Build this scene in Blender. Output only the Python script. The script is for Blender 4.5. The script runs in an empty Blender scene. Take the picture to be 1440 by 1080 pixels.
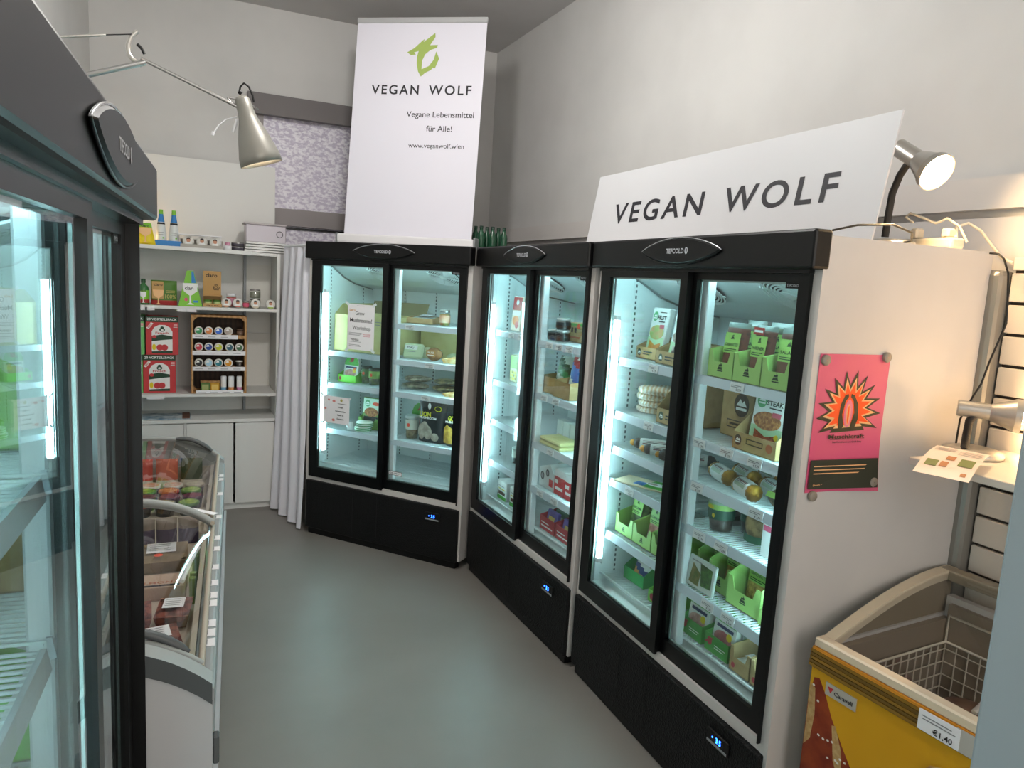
import bpy, bmesh, math, random
from mathutils import Vector, Matrix, Euler
random.seed(7)
SC = bpy.context.scene
COL = SC.collection

# ------------------------------------------------------------------ camera
F_PX, CAM_H, PITCH, ROLL, YAW = 1013.4, 1.798, .138, .058, .431
_cp, _sp, _cy, _sy = math.cos(PITCH), math.sin(PITCH), math.cos(YAW), math.sin(YAW)
_r = Vector((_cy, -_sy, 0)); _f = Vector((_sy*_cp, _cy*_cp, -_sp)); _u = Vector((_sy*_sp, _cy*_sp, _cp))
CR = _r*math.cos(ROLL) + _u*math.sin(ROLL); CU = _u*math.cos(ROLL) - _r*math.sin(ROLL)
CAMP = Vector((0, 0, CAM_H))
cd = bpy.data.cameras.new('camera'); cam = bpy.data.objects.new('camera', cd); COL.objects.link(cam)
cd.sensor_width = 36; cd.lens = 36*F_PX/1440; cd.clip_start = .02; cd.clip_end = 100
mw = Matrix(((CR.x, CU.x, -_f.x, 0), (CR.y, CU.y, -_f.y, 0), (CR.z, CU.z, -_f.z, CAM_H), (0, 0, 0, 1)))
cam.matrix_world = mw
SC.camera = cam

def ray(u, v):
    return (_f + CR*((u-720)/F_PX) - CU*((v-540)/F_PX))
def hit(u, v, x=None, y=None, z=None):
    d = ray(u, v)
    t = x/d.x if x is not None else y/d.y if y is not None else (z-CAM_H)/d.z
    return CAMP + d*t

# ------------------------------------------------------------------ world, exposure, room lamps
W_ = bpy.data.worlds.new('world'); SC.world = W_; W_.use_nodes = True
bgn = W_.node_tree.nodes['Background']; bgn.inputs[0].default_value = (1, .94, .87, 1); bgn.inputs[1].default_value = 1.0
SC.view_settings.view_transform = 'Standard'; SC.view_settings.look = 'None'
SC.view_settings.gamma = 1; SC.view_settings.use_curve_mapping = False
SC.view_settings.exposure = 1.5
PENDANT_W = 92      # emission of the pendant bulbs
TUBE_W = 18          # emission of the fridge light tubes
DESK_W = 115          # emission of the desk lamp bulbs
try:
    SC.cycles.use_denoising = True
    SC.cycles.max_bounces = 10; SC.cycles.transparent_max_bounces = 32
    SC.cycles.caustics_reflective = False; SC.cycles.caustics_refractive = False
    SC.cycles.sample_clamp_indirect = 6
except Exception:
    pass

# ------------------------------------------------------------------ materials
def lin(c):
    if isinstance(c, str):
        c = c.lstrip('#'); c = [int(c[i:i+2], 16)/255 for i in (0, 2, 4)]
    return tuple((x/12.92 if x <= .04045 else ((x+.055)/1.055)**2.4) for x in c[:3]) + (1,)
MATS = {}
def mat(name, col='#888888', rough=.5, metal=0, emit=0, noise=None, bump=0, spec=.5, col2=None, scale=40, kind='noise', ecol=None, alpha=None, detail=3, co='Object', stretch=None):
    if name in MATS: return MATS[name]
    m = bpy.data.materials.new(name); m.use_nodes = True; MATS[name] = m
    nt = m.node_tree; b = nt.nodes['Principled BSDF']
    b.inputs['Base Color'].default_value = lin(col)
    b.inputs['Roughness'].default_value = rough; b.inputs['Metallic'].default_value = metal
    if 'Specular IOR Level' in b.inputs: b.inputs['Specular IOR Level'].default_value = spec
    if emit:
        b.inputs['Emission Color'].default_value = lin(ecol or col); b.inputs['Emission Strength'].default_value = emit
    if alpha is not None: b.inputs['Alpha'].default_value = alpha
    if col2 or bump:
        tc = nt.nodes.new('ShaderNodeTexCoord'); mp = nt.nodes.new('ShaderNodeMapping')
        nt.links.new(tc.outputs[co], mp.inputs[0])
        if stretch: mp.inputs['Scale'].default_value = stretch
        if kind == 'noise':
            t = nt.nodes.new('ShaderNodeTexNoise'); t.inputs['Scale'].default_value = scale; t.inputs['Detail'].default_value = detail; out = t.outputs['Fac']
        elif kind == 'voronoi':
            t = nt.nodes.new('ShaderNodeTexVoronoi'); t.inputs['Scale'].default_value = scale; out = t.outputs['Distance']
        else:
            t = nt.nodes.new('ShaderNodeTexWave'); t.inputs['Scale'].default_value = scale; t.inputs['Distortion'].default_value = 3; out = t.outputs['Fac']
        nt.links.new(mp.outputs[0], t.inputs['Vector'])
        if col2:
            cr = nt.nodes.new('ShaderNodeValToRGB')
            lo, hi = (noise or (.35, .65))
            cr.color_ramp.elements[0].position = lo; cr.color_ramp.elements[1].position = hi
            cr.color_ramp.elements[0].color = lin(col); cr.color_ramp.elements[1].color = lin(col2)
            nt.links.new(out, cr.inputs[0]); nt.links.new(cr.outputs[0], b.inputs['Base Color'])
        if bump:
            bp = nt.nodes.new('ShaderNodeBump'); bp.inputs['Strength'].default_value = bump; bp.inputs['Distance'].default_value = .01
            nt.links.new(out, bp.inputs['Height']); nt.links.new(bp.outputs[0], b.inputs['Normal'])
    return m
def glassmat(name, tint=(.93, .98, .97), ior=1.5, rough=0.0, extra=0.0):
    if name in MATS: return MATS[name]
    m = bpy.data.materials.new(name); m.use_nodes = True; MATS[name] = m
    nt = m.node_tree; nt.nodes.remove(nt.nodes['Principled BSDF'])
    out = nt.nodes['Material Output']
    tr = nt.nodes.new('ShaderNodeBsdfTransparent'); tr.inputs[0].default_value = (*tint, 1)
    gl = nt.nodes.new('ShaderNodeBsdfGlossy'); gl.inputs['Roughness'].default_value = rough
    # Schlick reflectance from |N.I|, the same from both sides of the thin pane
    f0 = ((ior-1)/(ior+1))**2
    ge = nt.nodes.new('ShaderNodeNewGeometry'); dp = nt.nodes.new('ShaderNodeVectorMath'); dp.operation = 'DOT_PRODUCT'
    nt.links.new(ge.outputs['Normal'], dp.inputs[0]); nt.links.new(ge.outputs['Incoming'], dp.inputs[1])
    def mth(op, a, b):
        n = nt.nodes.new('ShaderNodeMath'); n.operation = op; n.use_clamp = False
        for i, q in enumerate((a, b)):
            if q is None: continue
            if isinstance(q, (int, float)): n.inputs[i].default_value = q
            else: nt.links.new(q, n.inputs[i])
        return n.outputs[0]
    c = mth('ABSOLUTE', dp.outputs['Value'], None); q = mth('POWER', mth('SUBTRACT', 1.0, c), 5.0)
    fac = mth('ADD', mth('MULTIPLY', q, 1-f0), f0+extra)
    mx = nt.nodes.new('ShaderNodeMixShader'); nt.links.new(fac, mx.inputs[0])
    nt.links.new(tr.outputs[0], mx.inputs[1]); nt.links.new(gl.outputs[0], mx.inputs[2])
    nt.links.new(mx.outputs[0], out.inputs[0])
    return m
GLASS = glassmat('door_glass', (.93, .982, .98), ior=1.68)
JGLASS = glassmat('jar_glass', (.96, .98, .97), extra=.03)
FILM = glassmat('plastic_film', (.93, .95, .95), rough=.12, extra=.06)
CHG = glassmat('freezer_glass', (.93, .935, .93))
def C(h, r=.5, **k):
    return mat('paint_'+h.strip('#')+('' if r == .5 else '_%d' % int(r*100)), h, r, **k)
WHITE = mat('white_plastic', '#e9ebee', .35)
LINER = mat('fridge_liner', '#e9f1f2', .4)
STEELW = mat('white_enamel', '#ccc8c5', .32, col2='#c5c1be', scale=3, bump=.02)
BLACK = mat('black_plastic', '#060607', .42, spec=.35)
BLACKD = mat('black_frame', '#040506', .3, spec=.35)
GREY = mat('grey_plastic', '#8b9092', .45)
FILLBULB = mat('fill_bulb_dim', '#ffffff', .4, emit=10, ecol=(1.0, .985, .965))
DGREY = mat('dark_grey_plastic', '#55595b', .45)
SILVER = mat('silver_metal', '#b9b6b0', .33, metal=.75)
CHROME = mat('bright_metal', '#a9a8a6', .28, metal=.85)
KRAFT = mat('kraft_board', '#b79a6c', .85, col2='#a88a5c', scale=30, bump=.05)
LIME = mat('lime_board', '#a8d476', .6)
LIMED = mat('lime_label', '#9ccb66', .55)
PAPER = mat('white_paper', '#eeedf0', .7)
INK = mat('black_ink', '#151417', .6)
GREYINK = mat('grey_ink', '#8d8d92', .6)
PINKINK = mat('pink_ink', '#d4506f', .6)
ORST = mat('orange_sticker', '#f4512c', .5)
TUBE = mat('light_tube', '#ffffff', .4, emit=TUBE_W, ecol=(.78, .975, 1.0))
BULBW = mat('warm_bulb', '#ffffff', .4, emit=DESK_W, ecol=(1.0, .84, .62))
BULBN = mat('neutral_bulb', '#ffffff', .4, emit=PENDANT_W, ecol=(1.0, .985, .965))

# ------------------------------------------------------------------ mesh builder
_TXT = {}
def text_geo(s, bold):
    k = (s, bold)
    if k in _TXT: return _TXT[k]
    cu = bpy.data.curves.new('lettering', 'FONT'); cu.body = s; cu.size = 1; cu.resolution_u = 6 if bold < 1 else 2; cu.offset = .018*bold; cu.space_character = 1.28 if s in ('VEGAN', 'WOLF') and bold < 1 else 1.0
    ob = bpy.data.objects.new('lettering', cu)
    me = bpy.data.meshes.new_from_object(ob)
    v = [tuple(p.co) for p in me.vertices]; f = [tuple(p.vertices) for p in me.polygons]
    bpy.data.objects.remove(ob); bpy.data.meshes.remove(me); bpy.data.curves.remove(cu)
    _TXT[k] = (v, f); return _TXT[k]

class MB:
    def __init__(s): s.v = []; s.f = []; s.mi = []; s.sm = []; s.mats = []
    def m(s, mat):
        if mat not in s.mats: s.mats.append(mat)
        return s.mats.index(mat)
    def add(s, vs, fs, mat, smooth=False):
        o = len(s.v); s.v += [tuple(p) for p in vs]; i = s.m(mat)
        for f in fs: s.f.append([o+k for k in f]); s.mi.append(i); s.sm.append(smooth)
        return s
    def box(s, x0, y0, z0, x1, y1, z1, mat):
        vs = [(x, y, z) for z in (z0, z1) for y in (y0, y1) for x in (x0, x1)]
        return s.add(vs, [(0, 2, 3, 1), (4, 5, 7, 6), (0, 1, 5, 4), (2, 6, 7, 3), (0, 4, 6, 2), (1, 3, 7, 5)], mat)
    def bbox(s, x0, y0, z0, x1, y1, z1, mat, b=.01, seg=2):
        bm = bmesh.new(); bmesh.ops.create_cube(bm, size=1)
        bmesh.ops.scale(bm, vec=(x1-x0, y1-y0, z1-z0), verts=bm.verts); bmesh.ops.translate(bm, vec=((x0+x1)/2, (y0+y1)/2, (z0+z1)/2), verts=bm.verts)
        bmesh.ops.bevel(bm, geom=bm.edges[:], offset=b, segments=seg, profile=.5, affect='EDGES')
        bm.verts.index_update()
        s.add([v.co[:] for v in bm.verts], [[v.index for v in f.verts] for f in bm.faces], mat); bm.free(); return s
    def prism(s, poly, ax, a, b, mat):
        # poly: 2D points in the other two axes (order: x,y / x,z / y,z), extruded along ax from a to b
        def P(p, t): return (t, p[0], p[1]) if ax == 'x' else (p[0], t, p[1]) if ax == 'y' else (p[0], p[1], t)
        n = len(poly); vs = [P(p, a) for p in poly]+[P(p, b) for p in poly]
        fs = [tuple(range(n)), tuple(range(2*n-1, n-1, -1))]+[(i, (i+1) % n, n+(i+1) % n, n+i) for i in range(n)]
        return s.add(vs, fs, mat)
    def cyl(s, p0, p1, r0, mat, r1=None, n=14, smooth=True, caps=True):
        p0 = Vector(p0); p1 = Vector(p1); r1 = r0 if r1 is None else r1
        d = (p1-p0).normalized(); a = d.orthogonal().normalized(); b = d.cross(a)
        vs = []
        for p, r in ((p0, r0), (p1, r1)):
            for k in range(n):
                t = 2*math.pi*k/n; vs.append(p+(a*math.cos(t)+b*math.sin(t))*r)
        s.add(vs, [(k, (k+1) % n, n+(k+1) % n, n+k) for k in range(n)], mat, smooth)
        if caps: s.add(vs, [tuple(range(n)), tuple(range(2*n-1, n-1, -1))], mat)
        return s
    def lathe(s, prof, mat, n=20, c=(0, 0, 0), d=(0, 0, 1), smooth=True, ridge=0, rn=0):
        d = Vector(d).normalized(); c = Vector(c); a = d.orthogonal().normalized(); b = d.cross(a)
        vs = []
        for r, h in prof:
            for k in range(n):
                t = 2*math.pi*k/n; q = r*(1+ridge*math.cos(rn*t)) if rn else r
                vs.append(c+d*h+(a*math.cos(t)+b*math.sin(t))*q)
        fs = []
        for i in range(len(prof)-1):
            for k in range(n):
                fs.append((i*n+k, i*n+(k+1) % n, (i+1)*n+(k+1) % n, (i+1)*n+k))
        return s.add(vs, fs, mat, smooth)
    def tube(s, pts, r, mat, n=8, closed=False):
        pts = [Vector(p) for p in pts]; N = len(pts); vs = []; prev = None
        for i, p in enumerate(pts):
            q0 = pts[i-1] if (i or closed) else p; q1 = pts[(i+1) % N] if (i < N-1 or closed) else p
            d = (q1-q0).normalized()
            a = d.orthogonal().normalized() if prev is None else (prev-d*prev.dot(d)).normalized()
            prev = a; b = d.cross(a); rr = r[i] if isinstance(r, (list, tuple)) else r
            for k in range(n):
                t = 2*math.pi*k/n; vs.append(p+(a*math.cos(t)+b*math.sin(t))*rr)
        fs = []
        for i in range(N if closed else N-1):
            j = (i+1) % N
            for k in range(n): fs.append((i*n+k, i*n+(k+1) % n, j*n+(k+1) % n, j*n+k))
        s.add(vs, fs, mat, n > 4)
        if not closed: s.add(vs, [tuple(range(n)), tuple(range(N*n-1, N*n-n-1, -1))], mat)
        return s
    def bar(s, p0, p1, t, mat): return s.tube([p0, p1], t, mat, n=4)
    def poly(s, pts, mat): return s.add(pts, [tuple(range(len(pts)))], mat)
    def grid(s, fn, nu, nv, mat, smooth=True, matfn=None):
        vs = [fn(i/nu, j/nv) for j in range(nv+1) for i in range(nu+1)]
        if matfn is None:
            return s.add(vs, [(j*(nu+1)+i, j*(nu+1)+i+1, (j+1)*(nu+1)+i+1, (j+1)*(nu+1)+i) for j in range(nv) for i in range(nu)], mat, smooth)
        o = len(s.v); s.v += [tuple(p) for p in vs]
        for j in range(nv):
            for i in range(nu):
                s.f.append([o+j*(nu+1)+i, o+j*(nu+1)+i+1, o+(j+1)*(nu+1)+i+1, o+(j+1)*(nu+1)+i])
                s.mi.append(s.m(matfn((i+.5)/nu, (j+.5)/nv))); s.sm.append(smooth)
        return s
    def blob(s, c, r, mat, n=10, seed=0, amp=.12):
        rnd = random.Random(seed); c = Vector(c); rows = n//2+1
        def fn(a, b):
            th = 2*math.pi*a; ph = math.pi*b
            q = 1+amp*math.sin(3*th+seed)*math.sin(2*ph+seed*2)
            return c+Vector((r[0]*math.sin(ph)*math.cos(th)*q, r[1]*math.sin(ph)*math.sin(th)*q, -r[2]*math.cos(ph)))
        return s.grid(fn, n, rows, mat)
    def deco(s, ops, O=(0, 0, 0), ux=(1, 0, 0), uz=(0, 0, 1), n=None, step=.0005, base=.0006):
        O = Vector(O); ux = Vector(ux); uz = Vector(uz); n = Vector(n) if n else ux.cross(uz)
        for i, op in enumerate(ops):
            off = O+n*(base+step*i); k = op[0]
            if k == 'r': x0, z0, x1, z1 = op[1:5]; pts = [(x0, z0), (x1, z0), (x1, z1), (x0, z1)]
            elif k == 'e': pts = [(op[1]+op[3]*math.cos(t*math.pi/10), op[2]+op[4]*math.sin(t*math.pi/10)) for t in range(20)]
            elif k == 'p': pts = op[1]
            if k == 't':
                _, txt, xc, zc, h, mt = op[:6]; w = op[6] if len(op) > 6 else None; bold = op[7] if len(op) > 7 else 1; rot = op[8] if len(op) > 8 else 0
                v, f = text_geo(txt, bold)
                x0 = min(p[0] for p in v); x1 = max(p[0] for p in v); sy = h/.69; sx = sy if w is None else w/(x1-x0)
                cr, sr = math.cos(rot), math.sin(rot); vs = []
                for p in v:
                    a = (p[0]-(x0+x1)/2)*sx; b = (p[1]-.345)*sy
                    vs.append(off+ux*(xc+a*cr-b*sr)+uz*(zc+a*sr+b*cr))
                s.add(vs, f, mt)
            else:
                s.poly([off+ux*a+uz*b for a, b in pts], op[-1])
        return s
    def mesh(s, name):
        me = bpy.data.meshes.new(name); me.from_pydata(s.v, [], s.f)
        for mt in s.mats: me.materials.append(mt)
        me.polygons.foreach_set('material_index', s.mi); me.polygons.foreach_set('use_smooth', s.sm)
        me.update(); return me
    def build(s, name, parent=None, loc=None, rot=None, label=None):
        o = bpy.data.objects.new(name, s.mesh(name)); COL.objects.link(o)
        if parent is not None: o.parent = parent
        if loc is not None: o.location = loc
        if rot is not None: o.rotation_euler = rot
        if label: o['label'] = label
        return o

def deco_parts(parent, ops, fix=lambda p_: p_, **kw):
    # flat print, each word or emblem a part of its own
    for i, op in enumerate(ops):
        b = MB().deco([op], **kw); b.v = [fix(p_) for p_ in b.v]
        b.build('printed_word' if op[0] == 't' else 'printed_emblem' if op[0] == 'p' else 'printed_mark', parent)
def tag(o, label, cat=None, group=None, kind=None):
    if label: o['label'] = label
    if cat: o['category'] = cat
    if group: o['group'] = group
    if kind: o['kind'] = kind
    return o
def empty(name, loc=(0, 0, 0), rz=0):
    o = bpy.data.objects.new(name, None); COL.objects.link(o); o.location = loc; o.rotation_euler = (0, 0, rz); o.empty_display_size = .1
    return o
def inst(o, parent, loc=None, rot=None):
    c = o.copy(); COL.objects.link(c); c.parent = parent
    if loc is not None: c.location = loc
    if rot is not None: c.rotation_euler = rot
    return c
class Frame:
    def __init__(s, x, y, a): s.o = Vector((x, y, 0)); s.a = a; s.u = Vector((math.cos(a), math.sin(a), 0)); s.d = Vector((-math.sin(a), math.cos(a), 0))
    sx = 1.0
    def w(s, x, y, z): return s.o+s.u*x*s.sx+s.d*y+Vector((0, 0, z))
    def loc(s, p): q = Vector(p)-s.o; return Vector((q.dot(s.u), q.dot(s.d), p[2]))
    def put(s, o, x, y, z, rz=0, rx=0, ry=0):
        o.location = s.w(x, y, z); o.rotation_euler = (rx, ry, s.a+rz); return o
FA = Frame(.7693-.008*.6447, 4.9805+.008*.7644, -.8704); FB = Frame(1.6274, 4.0541, -1.5436); FC = Frame(1.6761, 2.7777, -1.5959); FD = Frame(-.159, .519, 1.521)
FA.sx = .984
ROOM = Frame(0, 0, 0)

def rest(F, o, x, y, z, rz=0, rx=0, ry=0):
    # set a thing down so that its lowest point touches height z
    F.put(o, x, y, z, rz, rx, ry)
    R = Euler((rx, ry, 0)).to_matrix(); lo = 0.0; first = True
    def walk(ob, M):
        nonlocal lo, first
        if ob.type == 'MESH':
            for v in ob.data.vertices:
                q_ = (R @ (M @ v.co)).z
                if first or q_ < lo: lo = q_; first = False
        for c in ob.children: walk(c, M @ Matrix.LocRotScale(c.location, c.rotation_euler, c.scale))
    walk(o, Matrix.Identity(4))
    o.location.z = z-lo; return o
# ------------------------------------------------------------------ the room
XR, YB, ZC, YN = 2.45, 6.02, 3.74, -2.6
PLASTER = mat('wall_plaster', '#d2d1cf', .9, col2='#cbcac8', scale=2.2, bump=.04)
CEILM = mat('ceiling_plaster', '#c4c2c1', .95, col2='#bdbbba', scale=2)
FLOORM = mat('floor_coating', '#85817c', .42, col2='#7d7974', scale=1.6, bump=.03, detail=8)
def lwx(y): return -.93+.0589*y
def slab(name, m, pts, z0, z1):
    o = MB().prism(pts, 'z', z0, z1, m).build(name); return tag(o, None, kind='structure')
slab('floor', FLOORM, [(lwx(YN)-.2, YN), (XR+.2, YN), (XR+.2, YB+.2), (lwx(YB)-.2, YB+.2)], -.1, 0)
slab('ceiling', CEILM, [(lwx(YN)-.2, YN), (XR+.2, YN), (XR+.2, YB+.2), (lwx(YB)-.2, YB+.2)], ZC, ZC+.1)
slab('wall_right', PLASTER, [(XR, YN), (XR+.2, YN), (XR+.2, YB+.2), (XR, YB+.2)], 0, ZC)
slab('wall_left', PLASTER, [(lwx(YN), YN), (lwx(YN)-.2, YN), (lwx(YB)-.2, YB+.2), (lwx(YB), YB+.2)], 0, ZC)
# back wall with the window opening
wx0, wx1, wz0, wz1 = .46, 1.42, 1.95, 3.10
w = MB()
w.box(lwx(YB)-.1, YB, 0, wx0, YB+.2, ZC, PLASTER); w.box(wx1, YB, 0, XR+.1, YB+.2, ZC, PLASTER)
w.box(wx0, YB, 0, wx1, YB+.2, wz0, PLASTER); w.box(wx0, YB, wz1, wx1, YB+.2, ZC, PLASTER)
tag(w.build('wall_back'), None, kind='structure')
FROST = mat('frosted_pane', '#c6bed2', .22, col2='#f0edf6', scale=34, bump=.8, noise=(.42, .58), detail=5, co='Object', stretch=(1, 1, 1.6))
WFRAME = mat('window_frame_paint', '#8e8787', .5)
wn = empty('window_1', (wx0, YB, wz0)); tag(wn, 'grey-framed window with frosted pane high on the back wall', kind='structure')
W0, H0 = wx1-wx0, wz1-wz0
MB().box(0, .02, H0-.13, W0, .16, H0, WFRAME).box(0, .02, 0, .10, .14, H0-.13, WFRAME).box(W0-.07, .02, 0, W0, .14, H0-.13, WFRAME).box(.1, .02, .20, W0-.07, .12, .33, WFRAME).build('frame', wn)
MB().box(-.02, -.05, H0-.14, W0, .02, H0+.01, mat('lintel_paint', '#6f6a6a', .6)).build('roller_box', wn)
MB().box(.10, .07, .33, W0-.07, .08, H0-.13, FROST).build('pane', wn)
MB().box(.10, .07, 0, W0-.07, .08, .20, FROST).build('pane', wn)
MB().box(.13, .055, .0, W0-.10, .065, .015, BLACK).box(.13, .055, .0, .145, .065, .19, BLACK).box(W0-.115, .055, 0, W0-.1, .065, .19, BLACK).box(.13, .055, .175, W0-.10, .065, .19, BLACK).build('gasket', wn)
# ledge rail of the panelling on the walls
LEDGE = mat('panel_paint', '#cdc9c6', .6)
m = MB().box(XR-.045, YN, 2.13, XR, YB, 2.235, LEDGE).box(XR-.018, YN, .1, XR, YB, 2.105, LEDGE)
tag(m.build('trim_1'), 'painted rail running along the wall behind the fridges', kind='structure')
# slatted panel: each slat a board
SLAT = mat('slat_board', '#d8cfc4', .5)
sw = empty('trim_2', (2.40, .55, 0)); tag(sw, 'cream slatwall panel on the wall beside the fridge under the name board', kind='structure')
sb = None
for k in range(19):
    z = .028+.1*k
    if sb is None:
        sb = MB().bbox(0, 0, .004, .018, .915, .094, SLAT, .003, 1).build('slat', sw, (0, 0, z))
    else: inst(sb, sw, (0, 0, z))
MB().bbox(0, 0, .004, .018, .915, .044, SLAT, .003, 1).build('slat', sw, (0, 0, 1.928))
MB().box(.02, 0, .02, .035, .915, 1.968, mat('slat_groove', '#4a4038', .8)).build('backing_board', sw)
MB().box(.016, -.005, .02, .045, .0, 1.97, SLAT).build('edge_strip', sw)
# painted wall end that stands out from the wall near the camera
pl = MB().bbox(1.09, .36, 0, 1.38, .62, 1.74, mat('painted_wall_end', '#9aa3a7', .7, col2='#949da2', scale=3), .006, 1)
tag(pl.build('wall_partition'), 'pale grey painted partition end standing out beside the pretzel freezer', kind='structure')
# grey service column
colm = MB()
cx, cy = 2.40, 1.52
colm.bbox(cx-.05, cy-.05, 0, cx+.045, cy+.045, 1.93, mat('column_grey', '#8d8a84', .35, metal=.35), .018, 2)
tag(colm.build('column'), None, kind='structure')
# ------------------------------------------------------------------ display fridges
FW, FDp, FH = 1.258, .71, 2.0
GRILLE = mat('perforated_black', '#030304', .5, bump=.4, scale=170, kind='voronoi', col2='#0c0d0e', noise=(.15, .5), spec=.25)
BLUE = mat('blue_display', '#2060ff', .4, emit=6, ecol=(.12, .35, 1))
RAILM = mat('price_rail', '#cfd8e2', .25)
TAGM = mat('price_tag', '#e6e4e6', .6)
PROTO = {}
def once(key, name, fn, parent, loc=None, rot=None, label=None):
    if key in PROTO:
        o = bpy.data.objects.new(name, PROTO[key]); COL.objects.link(o); o.parent = parent
        if loc is not None: o.location = loc
        if rot is not None: o.rotation_euler = rot
    else:
        o = fn().build(name, parent, loc, rot); PROTO[key] = o.data
    if label: o['label'] = label
    return o
def f_body():
    b = MB(); t = .04
    b.box(0, 0, .05, .032, FDp, 1.985, STEELW).box(FW-.032, 0, .05, FW, FDp, 1.985, STEELW)
    b.box(.032, FDp-.04, .05, FW-.032, FDp, 1.985, STEELW).box(.032, 0, 1.93, FW-.032, FDp-.04, 1.985, STEELW)
    b.box(.032, 0, .05, FW-.032, FDp-.04, .09, STEELW)
    b.box(.032, 0, .384, FW-.032, .05, .42, STEELW)
    return b
def f_jamb():
    return MB().box(.0325, -.013, .412, .037, .05, 1.888, BLACKD).box(FW-.037, -.013, .412, FW-.0325, .05, 1.888, BLACKD).box(.037, .012, .4205, FW-.037, .05, .424, BLACKD)
def f_liner():
    b = MB()
    b.box(.033, .055, .44, .05, .64, 1.925, LINER).box(FW-.05, .055, .44, FW-.033, .64, 1.925, LINER)
    b.box(.05, .63, .44, FW-.05, .665, 1.925, LINER).box(.05, .05, .425, FW-.05, .64, .455, LINER).box(.05, .05, 1.90, FW-.05, .64, 1.925, LINER)
    return b
def f_header():
    b = MB().bbox(-.004, -.045, 1.888, FW+.004, .02, 2.0, BLACK, .008, 2)
    b.box(.03, -.02, 1.876, FW-.03, .03, 1.888, BLACKD); return b
def f_oval():
    b = MB(); n = 36; pts = []; dome = []
    a, c = .234, .045
    def lens(t):
        # pointed lens: two arcs that meet at the ends
        x = a*math.cos(t); z = c*(1-(x/a)**2)**.85*(1 if math.sin(t) >= 0 else -1); return x, z
    ring = [lens(2*math.pi*k/n) for k in range(n)]
    top = [(x, -.050, z) for x, z in ring]; inn = [(x*.96, -.056, z*.9) for x, z in ring]
    b.add(top+inn, [(k, (k+1) % n, n+(k+1) % n, n+k) for k in range(n)], BLACK, True); b.poly(inn, BLACK)
    b.tube([(x*1.01, -.050, z*1.05) for x, z in ring[0:n//2+1]], .0022, mat('rim_gloss', '#c9ccd0', .2, metal=.6), n=6)
    b.tube([(x*1.01, -.050, z*1.05) for x, z in ring[n//2:]+ring[:1]], .0022, BLACKD, n=6)
    return b
def f_letter():
    L = mat('silver_print', '#c9ccd2', .4)
    return MB().deco([('t', 'TEFCOLD', -.012, 0, .017, L, .105), ('e', .056, 0, .0085, .012, L), ('e', .057, .001, .004, .007, BLACK)], O=(0, -.0562, 0))
def f_door(front):
    def fn():
        b = MB(); y0, y1 = (-.012, .012) if front else (.014, .038)
        if front: x0, x1, g0, g1 = .038, FW/2+.022, .104, FW/2-.020
        else: x0, x1, g0, g1 = FW/2-.016, FW-.038, FW/2+.044, FW-.101
        z0, z1, h0, h1 = .412, 1.89, .482, 1.851
        b.box(x0, y0, z0, g0, y1, z1, BLACKD).box(g1, y0, z0, x1, y1, z1, BLACKD).box(g0, y0, z0, g1, y1, h0, BLACKD).box(g0, y0, h1, g1, y1, z1, BLACKD)
        return b
    return fn
def f_glass(front):
    def fn():
        g0, g1 = (.104, FW/2-.020) if front else (FW/2+.044, FW-.101)
        y = 0 if front else .026
        return MB().box(g0, y-.004, .482, g1, y+.004, 1.851, GLASS)
    return fn
def f_spacer(front):
    def fn():
        g0, g1 = (.104, FW/2-.020) if front else (FW/2+.044, FW-.101)
        y = 0 if front else .026; S = mat('spacer_alu', '#b9c6c4', .3, metal=.6); b = MB()
        for a0, c0, a1, c1 in ((g0, .482, g0+.006, 1.851), (g1-.006, .482, g1, 1.851), (g0, .482, g1, .488), (g0, 1.845, g1, 1.851)):
            b.box(a0, y+.005, c0, a1, y+.010, c1, S)
        return b
    return fn
def f_kick():
    b = MB().bbox(.014, -.018, .045, FW-.014, .03, .382, GRILLE, .004, 1)
    for x in (.42, .62): b.box(x, -.0195, .08, x+.004, -.018, .36, BLACKD)
    b.box(.03, .0, 0, FW-.03, .05, .06, BLACK).box(.06, .05, 0, FW-.06, FDp-.06, .05, BLACK)
    return b
def f_ctrl(): return MB().bbox(-.055, -.026, -.026, .055, -.017, .026, BLACK, .003, 1).box(-.05, -.0275, -.022, .05, -.026, -.014, GREY)
def f_disp(): return MB().deco([('r', -.032, -.012, .032, .016, mat('display_glass', '#101318', .15)), ('t', '3.5', .008, .003, .018, BLUE, .026), ('e', -.022, .004, .003, .003, BLUE)], O=(0, -.0265, 0))
def f_tube(): return MB().cyl((0, 0, .60), (0, 0, 1.665), .0105, TUBE, n=10)
def f_tubeholder():
    return MB().box(-.012, .0108, .57, .012, .0145, 1.69, LINER).bbox(-.011, -.011, .575, .011, .0145, .598, WHITE, .003, 1).bbox(-.011, -.011, 1.667, .011, .0145, 1.69, WHITE, .003, 1)
def f_post(): return MB().bbox(.650, .050, .46, .696, .085, 1.90, WHITE, .004, 1)
def f_pil():
    b = MB().box(-.012, 0, .47, .012, .006, 1.86, LINER)
    for k in range(56): b.box(-.004, -.001, .49+.0245*k, .004, .0, .503+.0245*k, mat('slot_dark', '#4c5a5e', .6))
    return b
def f_evap():
    EV = mat('evaporator_white', '#cfdadc', .35)
    b = MB(); p = [(.07, 1.90), (.30, 1.775), (.42, 1.735), (.625, 1.70), (.625, 1.90)]
    b.prism(p, 'x', .052, FW-.052, EV)
    b.tube([(.054, y, z-.003) for y, z in p[:4]], .005, GREY, n=6); return b
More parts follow.
